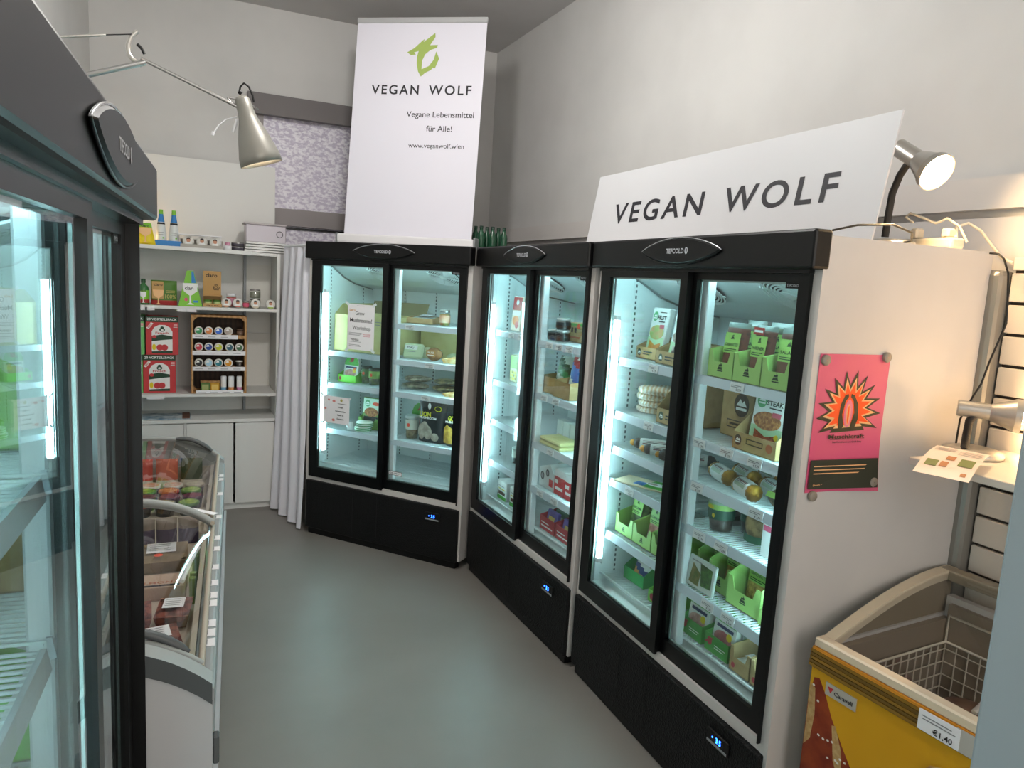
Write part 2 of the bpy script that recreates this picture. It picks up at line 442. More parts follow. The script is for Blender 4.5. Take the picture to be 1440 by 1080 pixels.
def f_fan():
    b = MB(); S = mat('fan_white', '#e3ecec', .35); D = mat('fan_dark', '#1d2326', .7)
    b.cyl((0, 0, 0), (0, 0, .004), .105, D, n=28)
    for r in (.105, .092, .079, .066, .053, .040, .027): b.tube([(r*math.cos(2*math.pi*k/28), r*math.sin(2*math.pi*k/28), -.008+.00*r) for k in range(28)], .0034, S, n=5, closed=True)
    for k in range(4):
        t = math.pi*k/2+.4; b.bar((.02*math.cos(t), .02*math.sin(t), -.008), (.115*math.cos(t), .115*math.sin(t), -.006), .004, S)
    b.cyl((0, 0, -.012), (0, 0, -.004), .024, S, n=16); return b
def f_shelf(w):
    def fn():
        b = MB(); S = mat('wire_white', '#e3ecee', .35); n = int(w/.0165)
        for k in range(n+1): b.bar((w*k/n, .012, -.006), (w*k/n, .53, -.006), .0030, S)
        for y in (.02, .18, .35, .525): b.bar((0, y, -.011), (w, y, -.011), .0045, S)
        return b
    return fn
def f_rail(w):
    def fn(): return MB().prism([(0, -.034), (.010, -.034), (.014, -.001), (.006, -.001)], 'x', 0, w, RAILM)
    return fn
def f_tag():
    T = MB().box(-.034, -.0022, -.015, .034, 0, .015, TAGM)
    return T.deco([('r', -.028, .004, .022, .0065, GREYINK), ('r', -.028, -.001, .012, .0015, GREYINK), ('t', '€ 3,79', .012, -.008, .0075, INK, .026)], O=(0, -.0022, 0))
def f_rack():
    b = MB(); S = mat('wire_white', '#e3ecee', .35)
    for k in range(62): b.bar((.06+.0183*k, .085, .494), (.06+.0183*k, .60, .494), .003, S)
    for y in (.09, .25, .42, .595): b.bar((.055, y, .489), (FW-.055, y, .489), .005, S)
    b.bar((.055, .085, .494), (FW-.055, .085, .494), .006, S)
    return b
def fridge(F, label, shelves, tags, tubes=(.128, FW-.062)):
    t = empty('display_fridge', F.w(0, 0, 0), F.a)
    tag(t, label, 'fridge', 'glass-door display fridges')
    once('body', 'cabinet_body', f_body, t); once('liner', 'liner', f_liner, t); once('jamb', 'door_jamb', f_jamb, t)
    h = once('header', 'header', f_header, t)
    ov = once('oval', 'emblem_plate', f_oval, h, (.632, 0, 1.948)); once('letter', 'lettering', f_letter, h, (.632, 0, 1.948))
    for fr in (1, 0):
        d = once('door%d' % fr, 'sliding_door', f_door(fr), t)
        once('glass%d' % fr, 'glass_pane', f_glass(fr), d, label='clear glass pane'); once('spacer%d' % fr, 'spacer_bar', f_spacer(fr), d)
        if not fr: once('badge', 'badge', lambda: MB().box(1.10, .0195, 1.832, 1.157, .0215, 1.851, BLACK).deco([('t', 'TEFCOLD', 1.129, 1.841, .008, mat('silver_print', '#c9ccd2', .4), .048)], O=(0, .0195, 0)), d)
    k = once('kick', 'base_grille', f_kick, t); c = once('ctrl', 'control_panel', f_ctrl, k, (1.06, 0, .315)); once('disp', 'display', f_disp, k, (1.06, 0, .315), label='blue lit temperature display')
    for x in tubes:  # second one is an added fill tube, unseen behind the door stile
        lt = once('tube', 'light_tube', f_tube, t, (.120 if x < .5 else x, .029 if x < .5 else .066, 0)); once('holder', 'tube_holder', f_tubeholder, lt, (0, 0, 0))
    lt = once('fill_tube', 'light_tube', lambda: MB().cyl((.12, .058, 1.882), (FW-.12, .058, 1.882), .008, mat('top_fill_tube', '#ffffff', .4, emit=TUBE_W*.6, ecol=(.78, .975, 1.0)), n=8), t)  # unseen tube added behind the header to brighten the upper interior
    once('post', 'centre_post', f_post, t)
    for x, y, r in ((.051, .16, -math.pi/2), (.051, .52, -math.pi/2), (FW-.051, .16, math.pi/2), (FW-.051, .52, math.pi/2), (.35, .624, 0), (.62, .624, 0), (.92, .624, 0)):
        once('pil', 'shelf_upright', f_pil, t, (x, y, 0), (0, 0, -r if y < .6 else 0))
    e = once('evap', 'evaporator_cover', f_evap, t)
    for x in (.45, .93): once('fan', 'fan_guard', f_fan, e, (x, .205, 1.820), (-.50, 0, 0))
    once('rack', 'floor_rack', f_rack, t)
    for side, z in shelves:
        w = .555; x = .058 if side == 0 else .645
        s = once('shelf', 'shelf', f_shelf(w), t, (x, .045, z)); once('rail', 'price_rail', f_rail(w), s, (0, 0, 0))
        for tx in tags.get((side, z), ()): once('tag', 'price_tag', f_tag, s, (tx-x, .001, -.017), (-.12, 0, 0))
    return t
_fa = fridge(FA, 'black-headed glass-door fridge standing diagonally in the corner under the roll-up banner',
       [(0, 1.285), (0, 1.065), (0, .75), (1, 1.505), (1, 1.275), (1, 1.065), (1, .745)],
       {(1, 1.505): (.79,), (1, 1.275): (.95,), (1, 1.065): (.93,)})
_fa.scale = (.984, 1, 1)
fridge(FB, 'black-headed glass-door fridge standing between the corner fridge and the name board fridge',
       [(0, 1.525), (0, 1.23), (0, .99), (0, .742), (1, 1.515), (1, 1.24), (1, .975), (1, .735)],
       {(1, 1.515): (.80, .90, 1.0), (1, 1.24): (.78, .9), (1, .975): (.88,), (1, .735): (.8, .95), (0, 1.525): (.35, .47)})
fridge(FC, 'black-headed glass-door fridge with pink poster on its side and white name board on top',
       [(0, 1.51), (0, 1.275), (0, 1.118), (0, .972), (0, .73), (1, 1.512), (1, 1.28), (1, 1.117), (1, .948), (1, .715)],
       {(1, 1.512): (.90,), (1, 1.28): (.73, .88, 1.02), (1, 1.117): (.74, 1.05), (1, .948): (.78, .9), (1, .715): (.86, .97), (0, 1.51): (.40,), (0, .972): (.3,), (0, 1.275): (.4,)})
fridge(FD, 'black-headed glass-door fridge standing end-on beside the chest freezer with the curved lids',
       [(0, 1.50), (0, 1.25), (0, 1.0), (0, .74), (1, 1.50), (1, 1.25), (1, 1.0), (1, .74)], {}, (.128,))
# ------------------------------------------------------------------ lamps
SHADEM = mat('pendant_shade', '#5b5e5a', .5)
def pendant(x, y, z, r, label, bm=None):
    t = empty('pendant_lamp', (x, y, z)); tag(t, label, 'lamp', 'ceiling pendant lamps')
    MB().lathe([(.03, .13), (.05, .125), (r*.55, .08), (r, .0), (r*.985, -.004), (r*.54, .07), (.04, .115), (.03, .11)], SHADEM, 36).build('shade', t)
    MB().lathe([(.001, -.17), (.05, -.158), (.085, -.12), (.095, -.075), (.08, -.03), (.04, .0), (.03, .06)], bm or BULBN, 16).build('bulb', t, label='glowing opal bulb')
    MB().cyl((0, 0, .12), (0, 0, ZC-z-.02), .006, BLACK, n=8).build('cord', t)
    MB().lathe([(.001, ZC-z-.045), (.05, ZC-z-.04), (.055, ZC-z-.001)], WHITE, 20).build('ceiling_rose', t)
pendant(.72, 2.98, 3.40, .20, 'grey dish pendant lamp hanging over the aisle before the chest freezer')
pendant(.10, -.9, 3.20, .20, 'added fill lamp, a grey dish pendant over the aisle end away from the curtain', FILLBULB)  # unseen pendant added as fill light for the room
# silver desk lamps with warm reflector bulbs
NECK = mat('black_gooseneck', '#141211', .5, bump=.3, scale=300, kind='wave')
def sc_h(p_, k): return [(a*k, b*k) for a, b in p_]
def desk_lamp(label, neck, head0, hdir, base, rb=.085, cord=None, hs=1.0):
    t = empty('desk_lamp', base); tag(t, label, 'lamp', 'silver gooseneck desk lamps')
    B0 = Vector(base)
    MB().lathe([(rb*.98, 0), (rb, .006), (rb*.97, .018), (rb*.6, .026), (.001, .028)], SILVER, 28).build('base', t)
    MB().tube([Vector(p)-B0 for p in neck], .0115, NECK, n=10).build('gooseneck', t)
    h = Vector(head0)-B0; d = Vector(hdir).normalized()
    hm = MB()
    hm.lathe(sc_h([(.001, 0), (.025, 0)], hs), SILVER, 26, c=h, d=d, smooth=False).lathe(sc_h([(.025, 0), (.028, .004)], hs), SILVER, 26, c=h, d=d).lathe(sc_h([(.028, .004), (.028, .098)], hs), SILVER, 26, c=h, d=d)
    hm.lathe(sc_h([(.028, .098), (.031, .102), (.050, .155), (.057, .168)], hs), SILVER, 26, c=h, d=d).lathe(sc_h([(.057, .168), (.0585, .188)], hs), SILVER, 26, c=h, d=d).lathe(sc_h([(.0585, .188), (.055, .188), (.048, .16), (.026, .105)], hs), SILVER, 26, c=h, d=d)
    hm.build('lamp_head', t)
    MB().lathe(sc_h([(.001, .194), (.03, .192), (.048, .187), (.053, .181), (.048, .17), (.02, .135)], hs), BULBW, 22, c=h, d=d).build('bulb', t, label='glowing warm reflector bulb')
    if cord: MB().tube([Vector(p)-B0 for p in cord], .0033, BLACK, n=6).build('cord', t)
    return t
p = FC.w
hd = FC.u*.80+Vector((0, 0, -.50))+FC.d*-.05
neck1 = [p(1.065, .45, 2.02), p(1.068, .45, 2.10), p(1.072, .45, 2.16), p(1.092, .45, 2.215), p(1.125, .45, 2.262)]
desk_lamp('silver desk lamp with black gooseneck standing on top of the fridge with the pink poster', neck1, p(1.072, .45, 2.305), hd, p(1.075, .45, 1.985+.001), cord=[p(1.247, .03, 2.0), p(1.249, .12, 2.022), p(1.249, .26, 2.035), p(1.235, .36, 2.02), p(1.19, .42, 2.0), p(1.12, .44, 1.998)])
# ------------------------------------------------------------------ wall-mounted arm lamp
t = empty('arm_lamp', (lwx(3.0)+.0, 3.0, 2.40)); tag(t, 'jointed aluminium arm lamp with tapered shade reaching out above the chest freezer', 'lamp')
o = Vector(t.location); Yl = 3.25
def q(u, v, y=Yl): return hit(u, v, y=y)-o
elb = q(196, 78); tip = q(352, 158)
MB().tube([q(198, 82), q(338, 152)], .007, CHROME, n=10).build('upper_arm', t)
MB().tube([q(203, 88, 3.25), q(120, 106, 3.15), Vector((.06, .0, q(60, 118, 3.1).z))], .011, CHROME, n=10).build('lower_arm', t)
MB().tube([q(190, 48), q(147, 49, 3.2), q(60, 53, 3.1)], .0022, BLACK, n=6).tube([q(148, 49, 3.2), q(60, 53, 3.1)], .005, SILVER, n=8).build('tension_rod', t)
arc = [q(193, 44), q(184, 52), q(180, 64), q(181, 76), q(187, 84), q(200, 92)]
MB().tube(arc, .009, SILVER, n=8).tube([q(193, 62), q(199, 68), q(203, 76)], .006, BLACK, n=6).build('elbow_bracket', t)
MB().bbox(-.005, -.05, -.06, .03, .05, .06, SILVER, .006, 1).tube([(.02, 0, 0), (.06, 0, q(60, 118, 3.1).z)], .012, CHROME, n=8).build('wall_bracket', t)
sd = (q(366, 224)-q(343, 148)).normalized(); s0 = q(343, 148)
MB().lathe([(.001, -.035), (.022, -.033), (.03, -.02), (.032, .02), (.036, .05), (.060, .12), (.082, .20), (.085, .235), (.082, .235), (.078, .2), (.055, .12), (.03, .05)], mat('shade_alu', '#918f88', .4, metal=.4), 28, c=s0, d=sd).build('lamp_shade', t)
MB().lathe([(.001, .19), (.03, .185), (.042, .15), (.03, .10), (.02, .06)], mat('arm_bulb', '#ffffff', .4, emit=45, ecol=(1, .9, .76)), 16, c=s0, d=sd).build('bulb', t)
MB().tube([q(336, 132), q(338, 122), q(343, 117), q(350, 122), q(355, 134), q(357, 144)], .004, BLACK, n=6).tube([q(336, 128), q(340, 132)], .009, BLACK, n=8).build('cable', t)
MB().tube([q(320, 137), q(342, 140), q(363, 154), q(350, 155), q(325, 145), q(320, 137)], .004, CHROME, n=6).build('yoke', t)
MB().tube([q(333, 164), q(318, 168), q(308, 176), q(300, 188)], .003, WHITE, n=6).tube([q(333, 168), q(328, 186)], .006, WHITE, n=6).cyl(q(300, 185), q(299, 190), .006, WHITE, n=8).build('pull_handle', t)
# ------------------------------------------------------------------ roll-up banner on the corner fridge
bl = Vector((.9676, 4.9004, 2.0)); ang = math.atan2(4.42216-4.90045, 1.65849-.96757); LEAN = math.radians(-5.9)
bn = empty('rollup_banner', bl, ang); tag(bn, 'white roll-up banner with green emblem and dark lettering standing on the corner fridge', 'banner')
BANW = mat('banner_film', '#dad8e2', .6); ALU = mat('banner_alu', '#c9cacb', .35, metal=.5)
BGREEN = mat('emblem_green', '#9bb05a', .6); BINK = mat('banner_ink', '#1f1d24', .6)
b0 = MB().bbox(-.03, -.055, .002, .895, .055, .062, mat('banner_base_white', '#dedddf', .35), .012, 2)
b0.bbox(-.036, -.058, .0, -.028, .058, .066, GREY, .003, 1).bbox(.893, -.058, .0, .905, .058, .072, GREY, .003, 1)
b0.build('base', bn)
bs = empty('sheet_tilt') if False else None
def lean(v):
    x, y, z = v; c, s_ = math.cos(LEAN), math.sin(LEAN); return (x, y*c-s_*z, y*s_+z*c+.06)
HB = 1.395
sh = MB().box(0, -.0015, 0, .868, .0015, HB, BANW)
sh.v = [lean(p_) for p_ in sh.v]; s1 = sh.build('sheet', bn)
deco_parts(s1, [('p', [(0.531, 1.311), (0.534, 1.285), (0.501, 1.233), (0.553, 1.235), (0.549, 1.217), (0.505, 1.202), (0.472, 1.174), (0.455, 1.134), (0.455, 1.08), (0.502, 1.1), (0.531, 1.139), (0.546, 1.193), (0.568, 1.148), (0.56, 1.127), (0.545, 1.087), (0.528, 1.09), (0.518, 1.075), (0.48, 1.057), (0.453, 1.033), (0.432, 1.066), (0.42, 1.115), (0.419, 1.163), (0.428, 1.196), (0.397, 1.187), (0.41, 1.173), (0.376, 1.17), (0.351, 1.188), (0.398, 1.215), (0.448, 1.262), (0.464, 1.274), (0.456, 1.253)], BGREEN),
    ('t', 'VEGAN', .285, .948, .058, BINK, .322, .97), ('t', 'WOLF', .655, .948, .058, BINK, .284, .97),
    ('t', 'Vegane Lebensmittel', .600, .792, .036, BINK, .450, .35), ('t', 'für Alle!', .600, .702, .036, BINK, .172, .35), ('t', 'www.veganwolf.wien', .588, .592, .029, BINK, .372, .35)], lean, O=(0, -.0018, 0))
tb = MB().bbox(-.004, -.010, HB-.022, .872, .010, HB+.014, ALU, .004, 1); tb.v = [lean(p_) for p_ in tb.v]; tb.build('top_rail', bn)
po = MB().cyl((.434, .02, 0), (.434, .012, HB), .008, ALU, n=10); po.v = [lean(p_) for p_ in po.v]; po.build('support_pole', bn)
# ------------------------------------------------------------------ name board on the fridges
sb_ = empty('name_board', FC.w(-.536, .2, 1.986), FC.a); tag(sb_, 'long white board with black capital lettering leaning on top of the fridges', 'sign')
SL = math.radians(-9.5); cS, sS = math.cos(SL), math.sin(SL)
BOARD = mat('board_white', '#cfcfd2', .5)
d_ = MB().box(0, 0, 0, 1.768, .006, .385, BOARD); d_.v = [(x, y*cS-z*sS, y*sS+z*cS) for x, y, z in d_.v]; bo = d_.build('board', sb_)
deco_parts(bo, [('t', 'VEGAN', .570, .178, .092, BINK, .690, .97), ('t', 'WOLF', 1.318, .178, .092, BINK, .550, .97)], lambda p_: (p_[0], p_[1]*cS-p_[2]*sS, p_[1]*sS+p_[2]*cS), O=(0, -.0004, 0))
for xx in (.25, 1.5):
    MB().prism([(.012, 0), (.24, 0), (.066, .30)], 'x', xx, xx+.012, BOARD).build('rear_prop', sb_)
# ------------------------------------------------------------------ pink poster on the fridge side
pp = empty('poster', FC.w(FW+.0005, .025, 1.235), FC.a+math.pi/2); tag(pp, 'pink paper poster with orange starburst held on the fridge side by magnets', 'poster')
PW, PH = .283, .415
PINK = mat('poster_pink', '#d4527f', .45, col2='#d85e76', scale=2.5)
def curl(v):
    x, y, z = v; k = max(0, 1-z/.20)*max(0, (x-.08)/.2); return (x, y-.016*k*k-.002, z-.006*k)
def yz(pts): return [(a-.025+.0, b-1.235) for a, b in pts]
star = yz([(0.134, 1.6), (0.156, 1.558), (0.181, 1.602), (0.187, 1.553), (0.222, 1.588), (0.208, 1.538), (0.257, 1.559), (0.227, 1.518), (0.284, 1.517), (0.237, 1.489), (0.294, 1.471), (0.234, 1.458), (0.286, 1.425), (0.225, 1.432), (0.233, 1.421), (0.094, 1.415), (0.101, 1.425), (0.049, 1.416), (0.084, 1.448), (0.035, 1.459), (0.079, 1.48), (0.037, 1.505), (0.09, 1.509), (0.056, 1.548), (0.102, 1.534), (0.09, 1.58), (0.129, 1.551)])
cxs, czs = .136, .252
def sc_(k, pts): return [(cxs+(a-cxs)*k, max(czs+(b_-czs)*k, .18)) for a, b_ in pts]
OLIVE = mat('olive_ink', '#3b3417', .6); PEACH = mat('peach_ink', '#f0b47c', .6); ORNG = mat('orange_ink', '#ff5a12', .6)
sheet = MB().grid(lambda a, b: curl((PW*a, 0, PH*b)), 10, 14, PINK); s2 = sheet.build('sheet', pp)
arcL = [(.10, .19), (.112, .19), (.120, .20), (.110, .235), (.118, .275), (.129, .288), (.126, .297), (.113, .292), (.100, .265), (.096, .22)]
arcR = [(.151, .19), (.163, .19), (.175, .22), (.170, .265), (.152, .292), (.139, .297), (.137, .288), (.150, .275), (.158, .24), (.146, .20)]
DKB = mat('poster_dark', '#2e3020', .6)
ops = [('p', star, OLIVE), ('p', sc_(.82, star), PEACH), ('p', sc_(.70, star), ORNG), ('p', arcL, OLIVE), ('p', arcR, OLIVE),
       ('e', .133, .238, .017, .042, mat('poster_rose', '#e77a94', .6)), ('e', .133, .235, .009, .031, PEACH), ('e', .133, .234, .0035, .028, ORNG),
       ('t', 'Muschicraft', .137, .1685, .0125, OLIVE, .145), ('r', .07, .159, .21, .160, OLIVE), ('t', 'Das Kunsthandwerk Craft Shop', .140, .152, .005, OLIVE, .118),
       ('r', .006, .012, .276, .100, DKB)]
for k, wdt in enumerate((.215, .218, .205)): ops.append(('r', .02, .079-.011*k, .02+wdt, .082-.011*k, PEACH))
ops += [('t', '@muschi_craft', .045, .024, .005, PEACH, .045), ('r', .175, .022, .24, .025, PEACH)]
dd = MB().deco(ops, O=(0, -.001, 0), step=.0003); dd.v = [curl(p_) for p_ in dd.v]; dd.build('print', s2)
mg = None
for (x, z) in ((.018, .397), (.262, .408), (.262, .022), (.028, -.010)):
    m_ = MB().lathe([(.0155, 0), (.0155, .007), (.014, .009), (.001, .009)], mat('magnet_grey', '#8f8579', .4), 18, d=(0, -1, 0)).build('magnet', None, FC.w(FW+(.011 if z < .1 and x > .1 else .004), .025+x, 1.235+z), (0, 0, FC.a+math.pi/2))
    where = {(.018, .397): 'at the poster\'s top corner near the glass doors', (.262, .408): 'at the poster\'s top corner away from the doors', (.262, .022): 'at the poster\'s curled bottom corner', (.028, -.010): 'just below the poster\'s dark text block near the doors'}[(x, z)]
    tag(m_, 'round taupe magnet '+where, 'magnet', 'round magnets holding the pink poster')
# ------------------------------------------------------------------ notices on the corner fridge's sliding door
n1 = empty('notice', FA.w(.335, -.0065, 1.315), FA.a); tag(n1, 'white mushroom workshop notice taped to the corner fridge door', 'notice')
s_ = MB().box(0, -.0006, 0, .212, 0, .295, PAPER).build('sheet', n1)
deco_parts(s_, [('t', "Let's", .037, .256, .014, mat('ochre_ink', '#c98a1e', .6), .045), ('t', 'Grow', .098, .238, .024, INK, .07, .3), ('t', 'Mushrooms!', .106, .192, .024, INK, .175, .98), ('t', 'Workshop', .112, .143, .024, INK, .145, .3),
           ('r', .012, .108, .115, .111, GREYINK), ('r', .012, .101, .112, .104, GREYINK), ('r', .012, .094, .1, .097, GREYINK), ('t', 'INCLUDES', .155, .104, .007, PINKINK, .06), ('t', 'GROW KIT', .155, .092, .007, PINKINK, .055),
           ('t', 'VIENNA', .060, .066, .013, INK, .068), ('r', .015, .050, .11, .053, GREYINK), ('r', .015, .030, .10, .033, GREYINK), ('r', .015, .022, .11, .025, GREYINK), ('r', .07, .284, .13, .286, GREYINK)], O=(0, -.0006, 0), step=.0002, base=.0003)
TAPE = mat('clear_tape', '#dfe9ea', .25)
for (x, z, r) in ((-.005, .297, .7), (.0, -.004, -.7), (.21, .295, -.6), (.205, .0, .6)):
    MB().box(-.017, -.0012, -.008, .017, -.0004, .008, TAPE).build('tape', n1, (x, -.001, z), (0, r, 0))
n2 = empty('notice', FA.w(.148, -.0065, .805), FA.a); tag(n2, 'small white notice with red paw marks taped low on the corner fridge door', 'notice')
s_ = MB().box(0, -.0006, 0, .217, 0, .182, PAPER).build('sheet', n2)
RS = mat('rose_ink', '#d98a86', .6)
ops = [('e', .045+.0, .155, .010, .007, RS), ('e', .088, .150, .013, .009, RS), ('e', .086, .022, .013, .009, RS), ('e', .018, .095, .010, .008, RS), ('e', .150, .160, .010, .010, mat('gold_ink', '#b5ad62', .6)), ('r', .12, .135, .195, .138, INK)]
for k, tx in enumerate(('WHEN', 'Fermentation', 'Made in', 'Germany')): ops.append(('t', tx, .145, .112-.026*k, .010, INK, (.04, .085, .05, .06)[k], 1.4))
MB().deco(ops, O=(0, -.0006, 0), step=.0002, base=.0003).build('print', s_)
for (x, z, r) in ((-.006, .185, .7), (.217, .178, -.6), (.0, .0, -.7), (.212, .0, .7)):
    MB().box(-.014, -.0012, -.007, .014, -.0004, .007, TAPE).build('tape', n2, (x, -.001, z), (0, r, 0))
st = MB().box(0, -.0006, 0, .105, 0, .026, INK); st.deco([('r', .003, .003, .102, .023, PAPER), ('t', '120 100171', .05, .013, .010, INK, .085)], O=(0, -.0006, 0), step=.0002, base=.0003)
tag(st.build('rating_sticker', None, FA.w(.683, .0205, .52), (0, 0, FA.a)), 'small framed sticker low on the corner fridge glass door', 'sticker')
# ------------------------------------------------------------------ green bottles on top of the fridges
GB = glassmat('green_bottle_plastic', (.10, .34, .20), extra=.08); GB2 = mat('green_bottle', '#1d4a33', .2)
for k in range(6):
    pb_ = hit(668+8*k, 343, y=4.525-.055*(k % 2)); b = empty('green_bottle', (pb_.x, pb_.y, 1.9855)); tag(b, ('dark green bottle first in the row, right beside the banner base', 'dark green bottle second in the row from the banner', 'dark green bottle third in the row from the banner', 'dark green bottle fourth in the row from the banner', 'dark green bottle last but one in the row from the banner', 'dark green bottle at the row end away from the banner')[k].replace('right beside', 'close beside'), 'bottle', 'green bottles beside the banner')
    MB().lathe([(.001, 0), (.022, 0), (.0245, .006), (.0245, .105), (.021, .125), (.011, .145), (.0105, .16), (.001, .16)], GB2, 16).build('bottle_body', b)
    MB().lathe([(.0125, .158), (.0125, .175), (.001, .176)], mat('green_cap', '#123324', .4), 14).build('cap', b)
# ------------------------------------------------------------------ power strip and cables on the name board fridge
CRM = mat('cream_plastic', '#d9cfbc', .45)
ps = empty('power_strip', FC.w(1.03, .58, 1.986), FC.a-.04); tag(ps, 'cream multi-socket power strip on top of the fridge beside the desk lamp', 'power strip')
MB().bbox(0, -.028, 0, .205, .028, .036, CRM, .008, 2).build('housing', ps)
for k in range(3): MB().lathe([(.018, .036), (.018, .038), (.016, .038), (.015, .033), (.001, .033)], mat('socket_shadow', '#6f675a', .6), 16, c=(.05+.06*k, 0, 0)).build('socket', ps)
MB().box(.012, -.0285, .012, .03, -.027, .026, INK).build('switch', ps)
MB().bbox(.035, -.018, .036, .065, .018, .072, CRM, .006, 1).build('plug', ps)
MB().bbox(.15, -.018, .036, .18, .018, .066, CRM, .006, 1).build('plug', ps)
PB = Vector(ps.location)
def psl(p_): return Matrix.Rotation(-ps.rotation_euler.z, 3, 'Z') @ (Vector(p_)-PB)
MB().tube([psl(FC.w(*q_)) for q_ in ((1.075, .56, 2.075), (1.05, .55, 2.095), (1.075, .54, 2.105), (1.11, .55, 2.09), (1.15, .57, 2.07), (1.18, .58, 2.085), (1.21, .60, 2.06), (1.235, .61, 2.01))], .004, CRM, n=6).build('cable', ps)
MB().tube([psl(p_) for p_ in (FC.w(1.225, .57, 2.02), hit(1345, 319, x=2.3), hit(1362, 314, x=2.33), hit(1380, 325, x=2.36), hit(1396, 347, x=2.385), hit(1408, 362, x=2.395), hit(1424, 370, x=2.397))], .005, CRM, n=6).build('mains_cable', ps)
# ------------------------------------------------------------------ slatwall shelf with lamp and leaflets
SZ = 1.36
ss = empty('wall_shelf', (1.95, .66, SZ)); tag(ss, 'cream shelf board hooked on the slatwall carrying a lamp and leaflets', 'shelf')
MB().bbox(0, 0, -.022, .445, .745, 0, mat('shelf_cream', '#dcd6cb', .45), .002, 1).build('board', ss)
for yy in (.10, .64): MB().prism([(.08, -.022), (.445, -.022), (.445, -.075)], 'y', yy, yy+.006, DGREY).build('bracket', ss)
lb = hit(1366, 640, z=SZ+.002)
L2 = hit(1346, 573, y=1.42); L3 = L2+Vector((.58, -.81, -.03))*.19
desk_lamp('silver desk lamp with black gooseneck standing on the slatwall shelf', [hit(1356, 634, z=SZ+.02), hit(1359, 612, y=1.40), hit(1363, 592, y=1.385), L2+(L3-L2)*.3], L2, L3-L2, lb, hs=.87, cord=[hit(1392, 356, x=2.33), hit(1404, 357, x=2.33), hit(1412, 364, x=2.33), hit(1418, 385, x=2.33), hit(1417, 420, x=2.33), hit(1415, 455, x=2.32), hit(1405, 478, x=2.31), hit(1391, 510, x=2.29), hit(1380, 540, x=2.27), hit(1368, 558, x=2.26), hit(1350, 590, x=2.22), hit(1343, 632, z=SZ+.01)])
lf = MB(); c0, c1, c2, c3 = hit(1283, 662, z=SZ+.003), hit(1362, 679, z=SZ+.003), hit(1393, 640, z=SZ+.033), hit(1318, 626, z=SZ+.033)
def leaf(a, b): 
    p_ = (c0*(1-a)+c1*a)*(1-b)+(c3*(1-a)+c2*a)*b; return p_+Vector((0, 0, .012*math.sin(math.pi*b)))
lf.grid(leaf, 4, 10, mat('leaflet_paper', '#e8d9cf', .5))
lo = lf.build('leaflet'); tag(lo, 'printed recipe leaflet leaning against the shelf lamp base', 'leaflet')
lp = MB(); LG = mat('leaf_print_green', '#6f7a42', .6); LBm = mat('leaf_print_brown', '#b0764a', .6)
def lpatch(a0, b0, a1, b1, m_): lp.poly([leaf(a, b)+Vector((0, 0, .0012)) for a, b in ((a0, b0), (a1, b0), (a1, b1), (a0, b1))], m_)
for a0, b0, a1, b1, m_ in ((.10, .20, .32, .36, LG), (.36, .22, .50, .36, LBm), (.66, .30, .92, .52, LG), (.40, .42, .56, .55, LBm), (.80, .08, .9, .15, LBm)): lpatch(a0, b0, a1, b1, m_)
for k in range(4): lpatch(.06, .74+.05*k, .44, .755+.05*k, GREYINK); lpatch(.52, .66+.06*k, .94, .675+.06*k, GREYINK)
lp.build('print', lo)
l2 = MB().prism([(0, 0), (.13, .02), (.11, .20), (-.02, .18)], 'z', 0, .001, mat('leaflet_paper', '#e8d9cf', .5)).build('leaflet', None, (2.02, .94, SZ+.0008)); tag(l2, 'flat leaflet lying on the slatwall shelf behind the wall end', 'leaflet')
# ------------------------------------------------------------------ white shelf unit on the back wall
SX0, SX1, SY0, SY1 = -.50, .645, 5.59, 5.995
SHW = mat('shelf_white', '#dfdfdc', .55)
su = empty('shelf_unit', (0, SY0, 0)); tag(su, 'white shelf unit with cupboard doors against the back wall', 'shelf unit')
Dp = SY1-SY0
MB().box(SX1-.022, 0, 0, SX1, Dp, 1.915, SHW).build('side_panel', su); MB().box(SX0, 0, 0, SX0+.022, Dp, 1.915, SHW).build('side_panel', su)
MB().box(SX0, Dp-.012, .0, SX1, Dp, 2.575, SHW).build('back_panel', su)
MB().box(.43, Dp-.024, .72, .62, Dp-.012, 1.30, mat('door_panel_white', '#dcdad3', .5)).box(.43, Dp-.022, 1.31, .62, Dp-.012, 1.83, mat('door_panel_white', '#dcdad3', .5)).build('inset_panel', su)
MB().box(SX0+.022, .02, 1.895, .445, Dp-.012, 1.917, SHW).box(SX0+.022, -.012, 1.895, .445, .02, 1.921, SHW).build('shelf_board', su)
MB().box(SX0+.022, .0, 1.487, SX1-.022, Dp-.012, 1.508, SHW).build('shelf_board', su)
MB().box(SX0+.022, .0, .862, SX1-.022, Dp-.012, .883, SHW).build('shelf_board', su)
MB().box(SX0-.0, -.012, .672, SX1, Dp-.012, .695, SHW).build('worktop', su)
MB().box(.445, .03, 1.895, SX1, Dp-.012, 1.917, SHW).build('shelf_board', su)
MB().box(.418, .33, .70, .436, .39, 1.90, GREY).build('shelf_upright', su)
for k, (a, b) in enumerate(((-.478, -.006), (.012, .328), (.342, .621))):
    d = MB().bbox(a, -.004, .05, b, .014, .665, SHW, .002, 1).build('door', su)
MB().box(SX0, .02, 0, SX1, .04, .05, SHW).box(-.004, .0, .05, .010, .02, .67, SHW).build('plinth', su)
for x0, z in ((-.292, 1.486), (-.245, 1.486), (-.045, 1.483), (.02, 1.483), (-.24, .860)):
    MB().box(x0, -.004, z-.013, x0+(.06 if z > 1 else .11), -.002, z+.008, TAGM).build('price_tag', su)
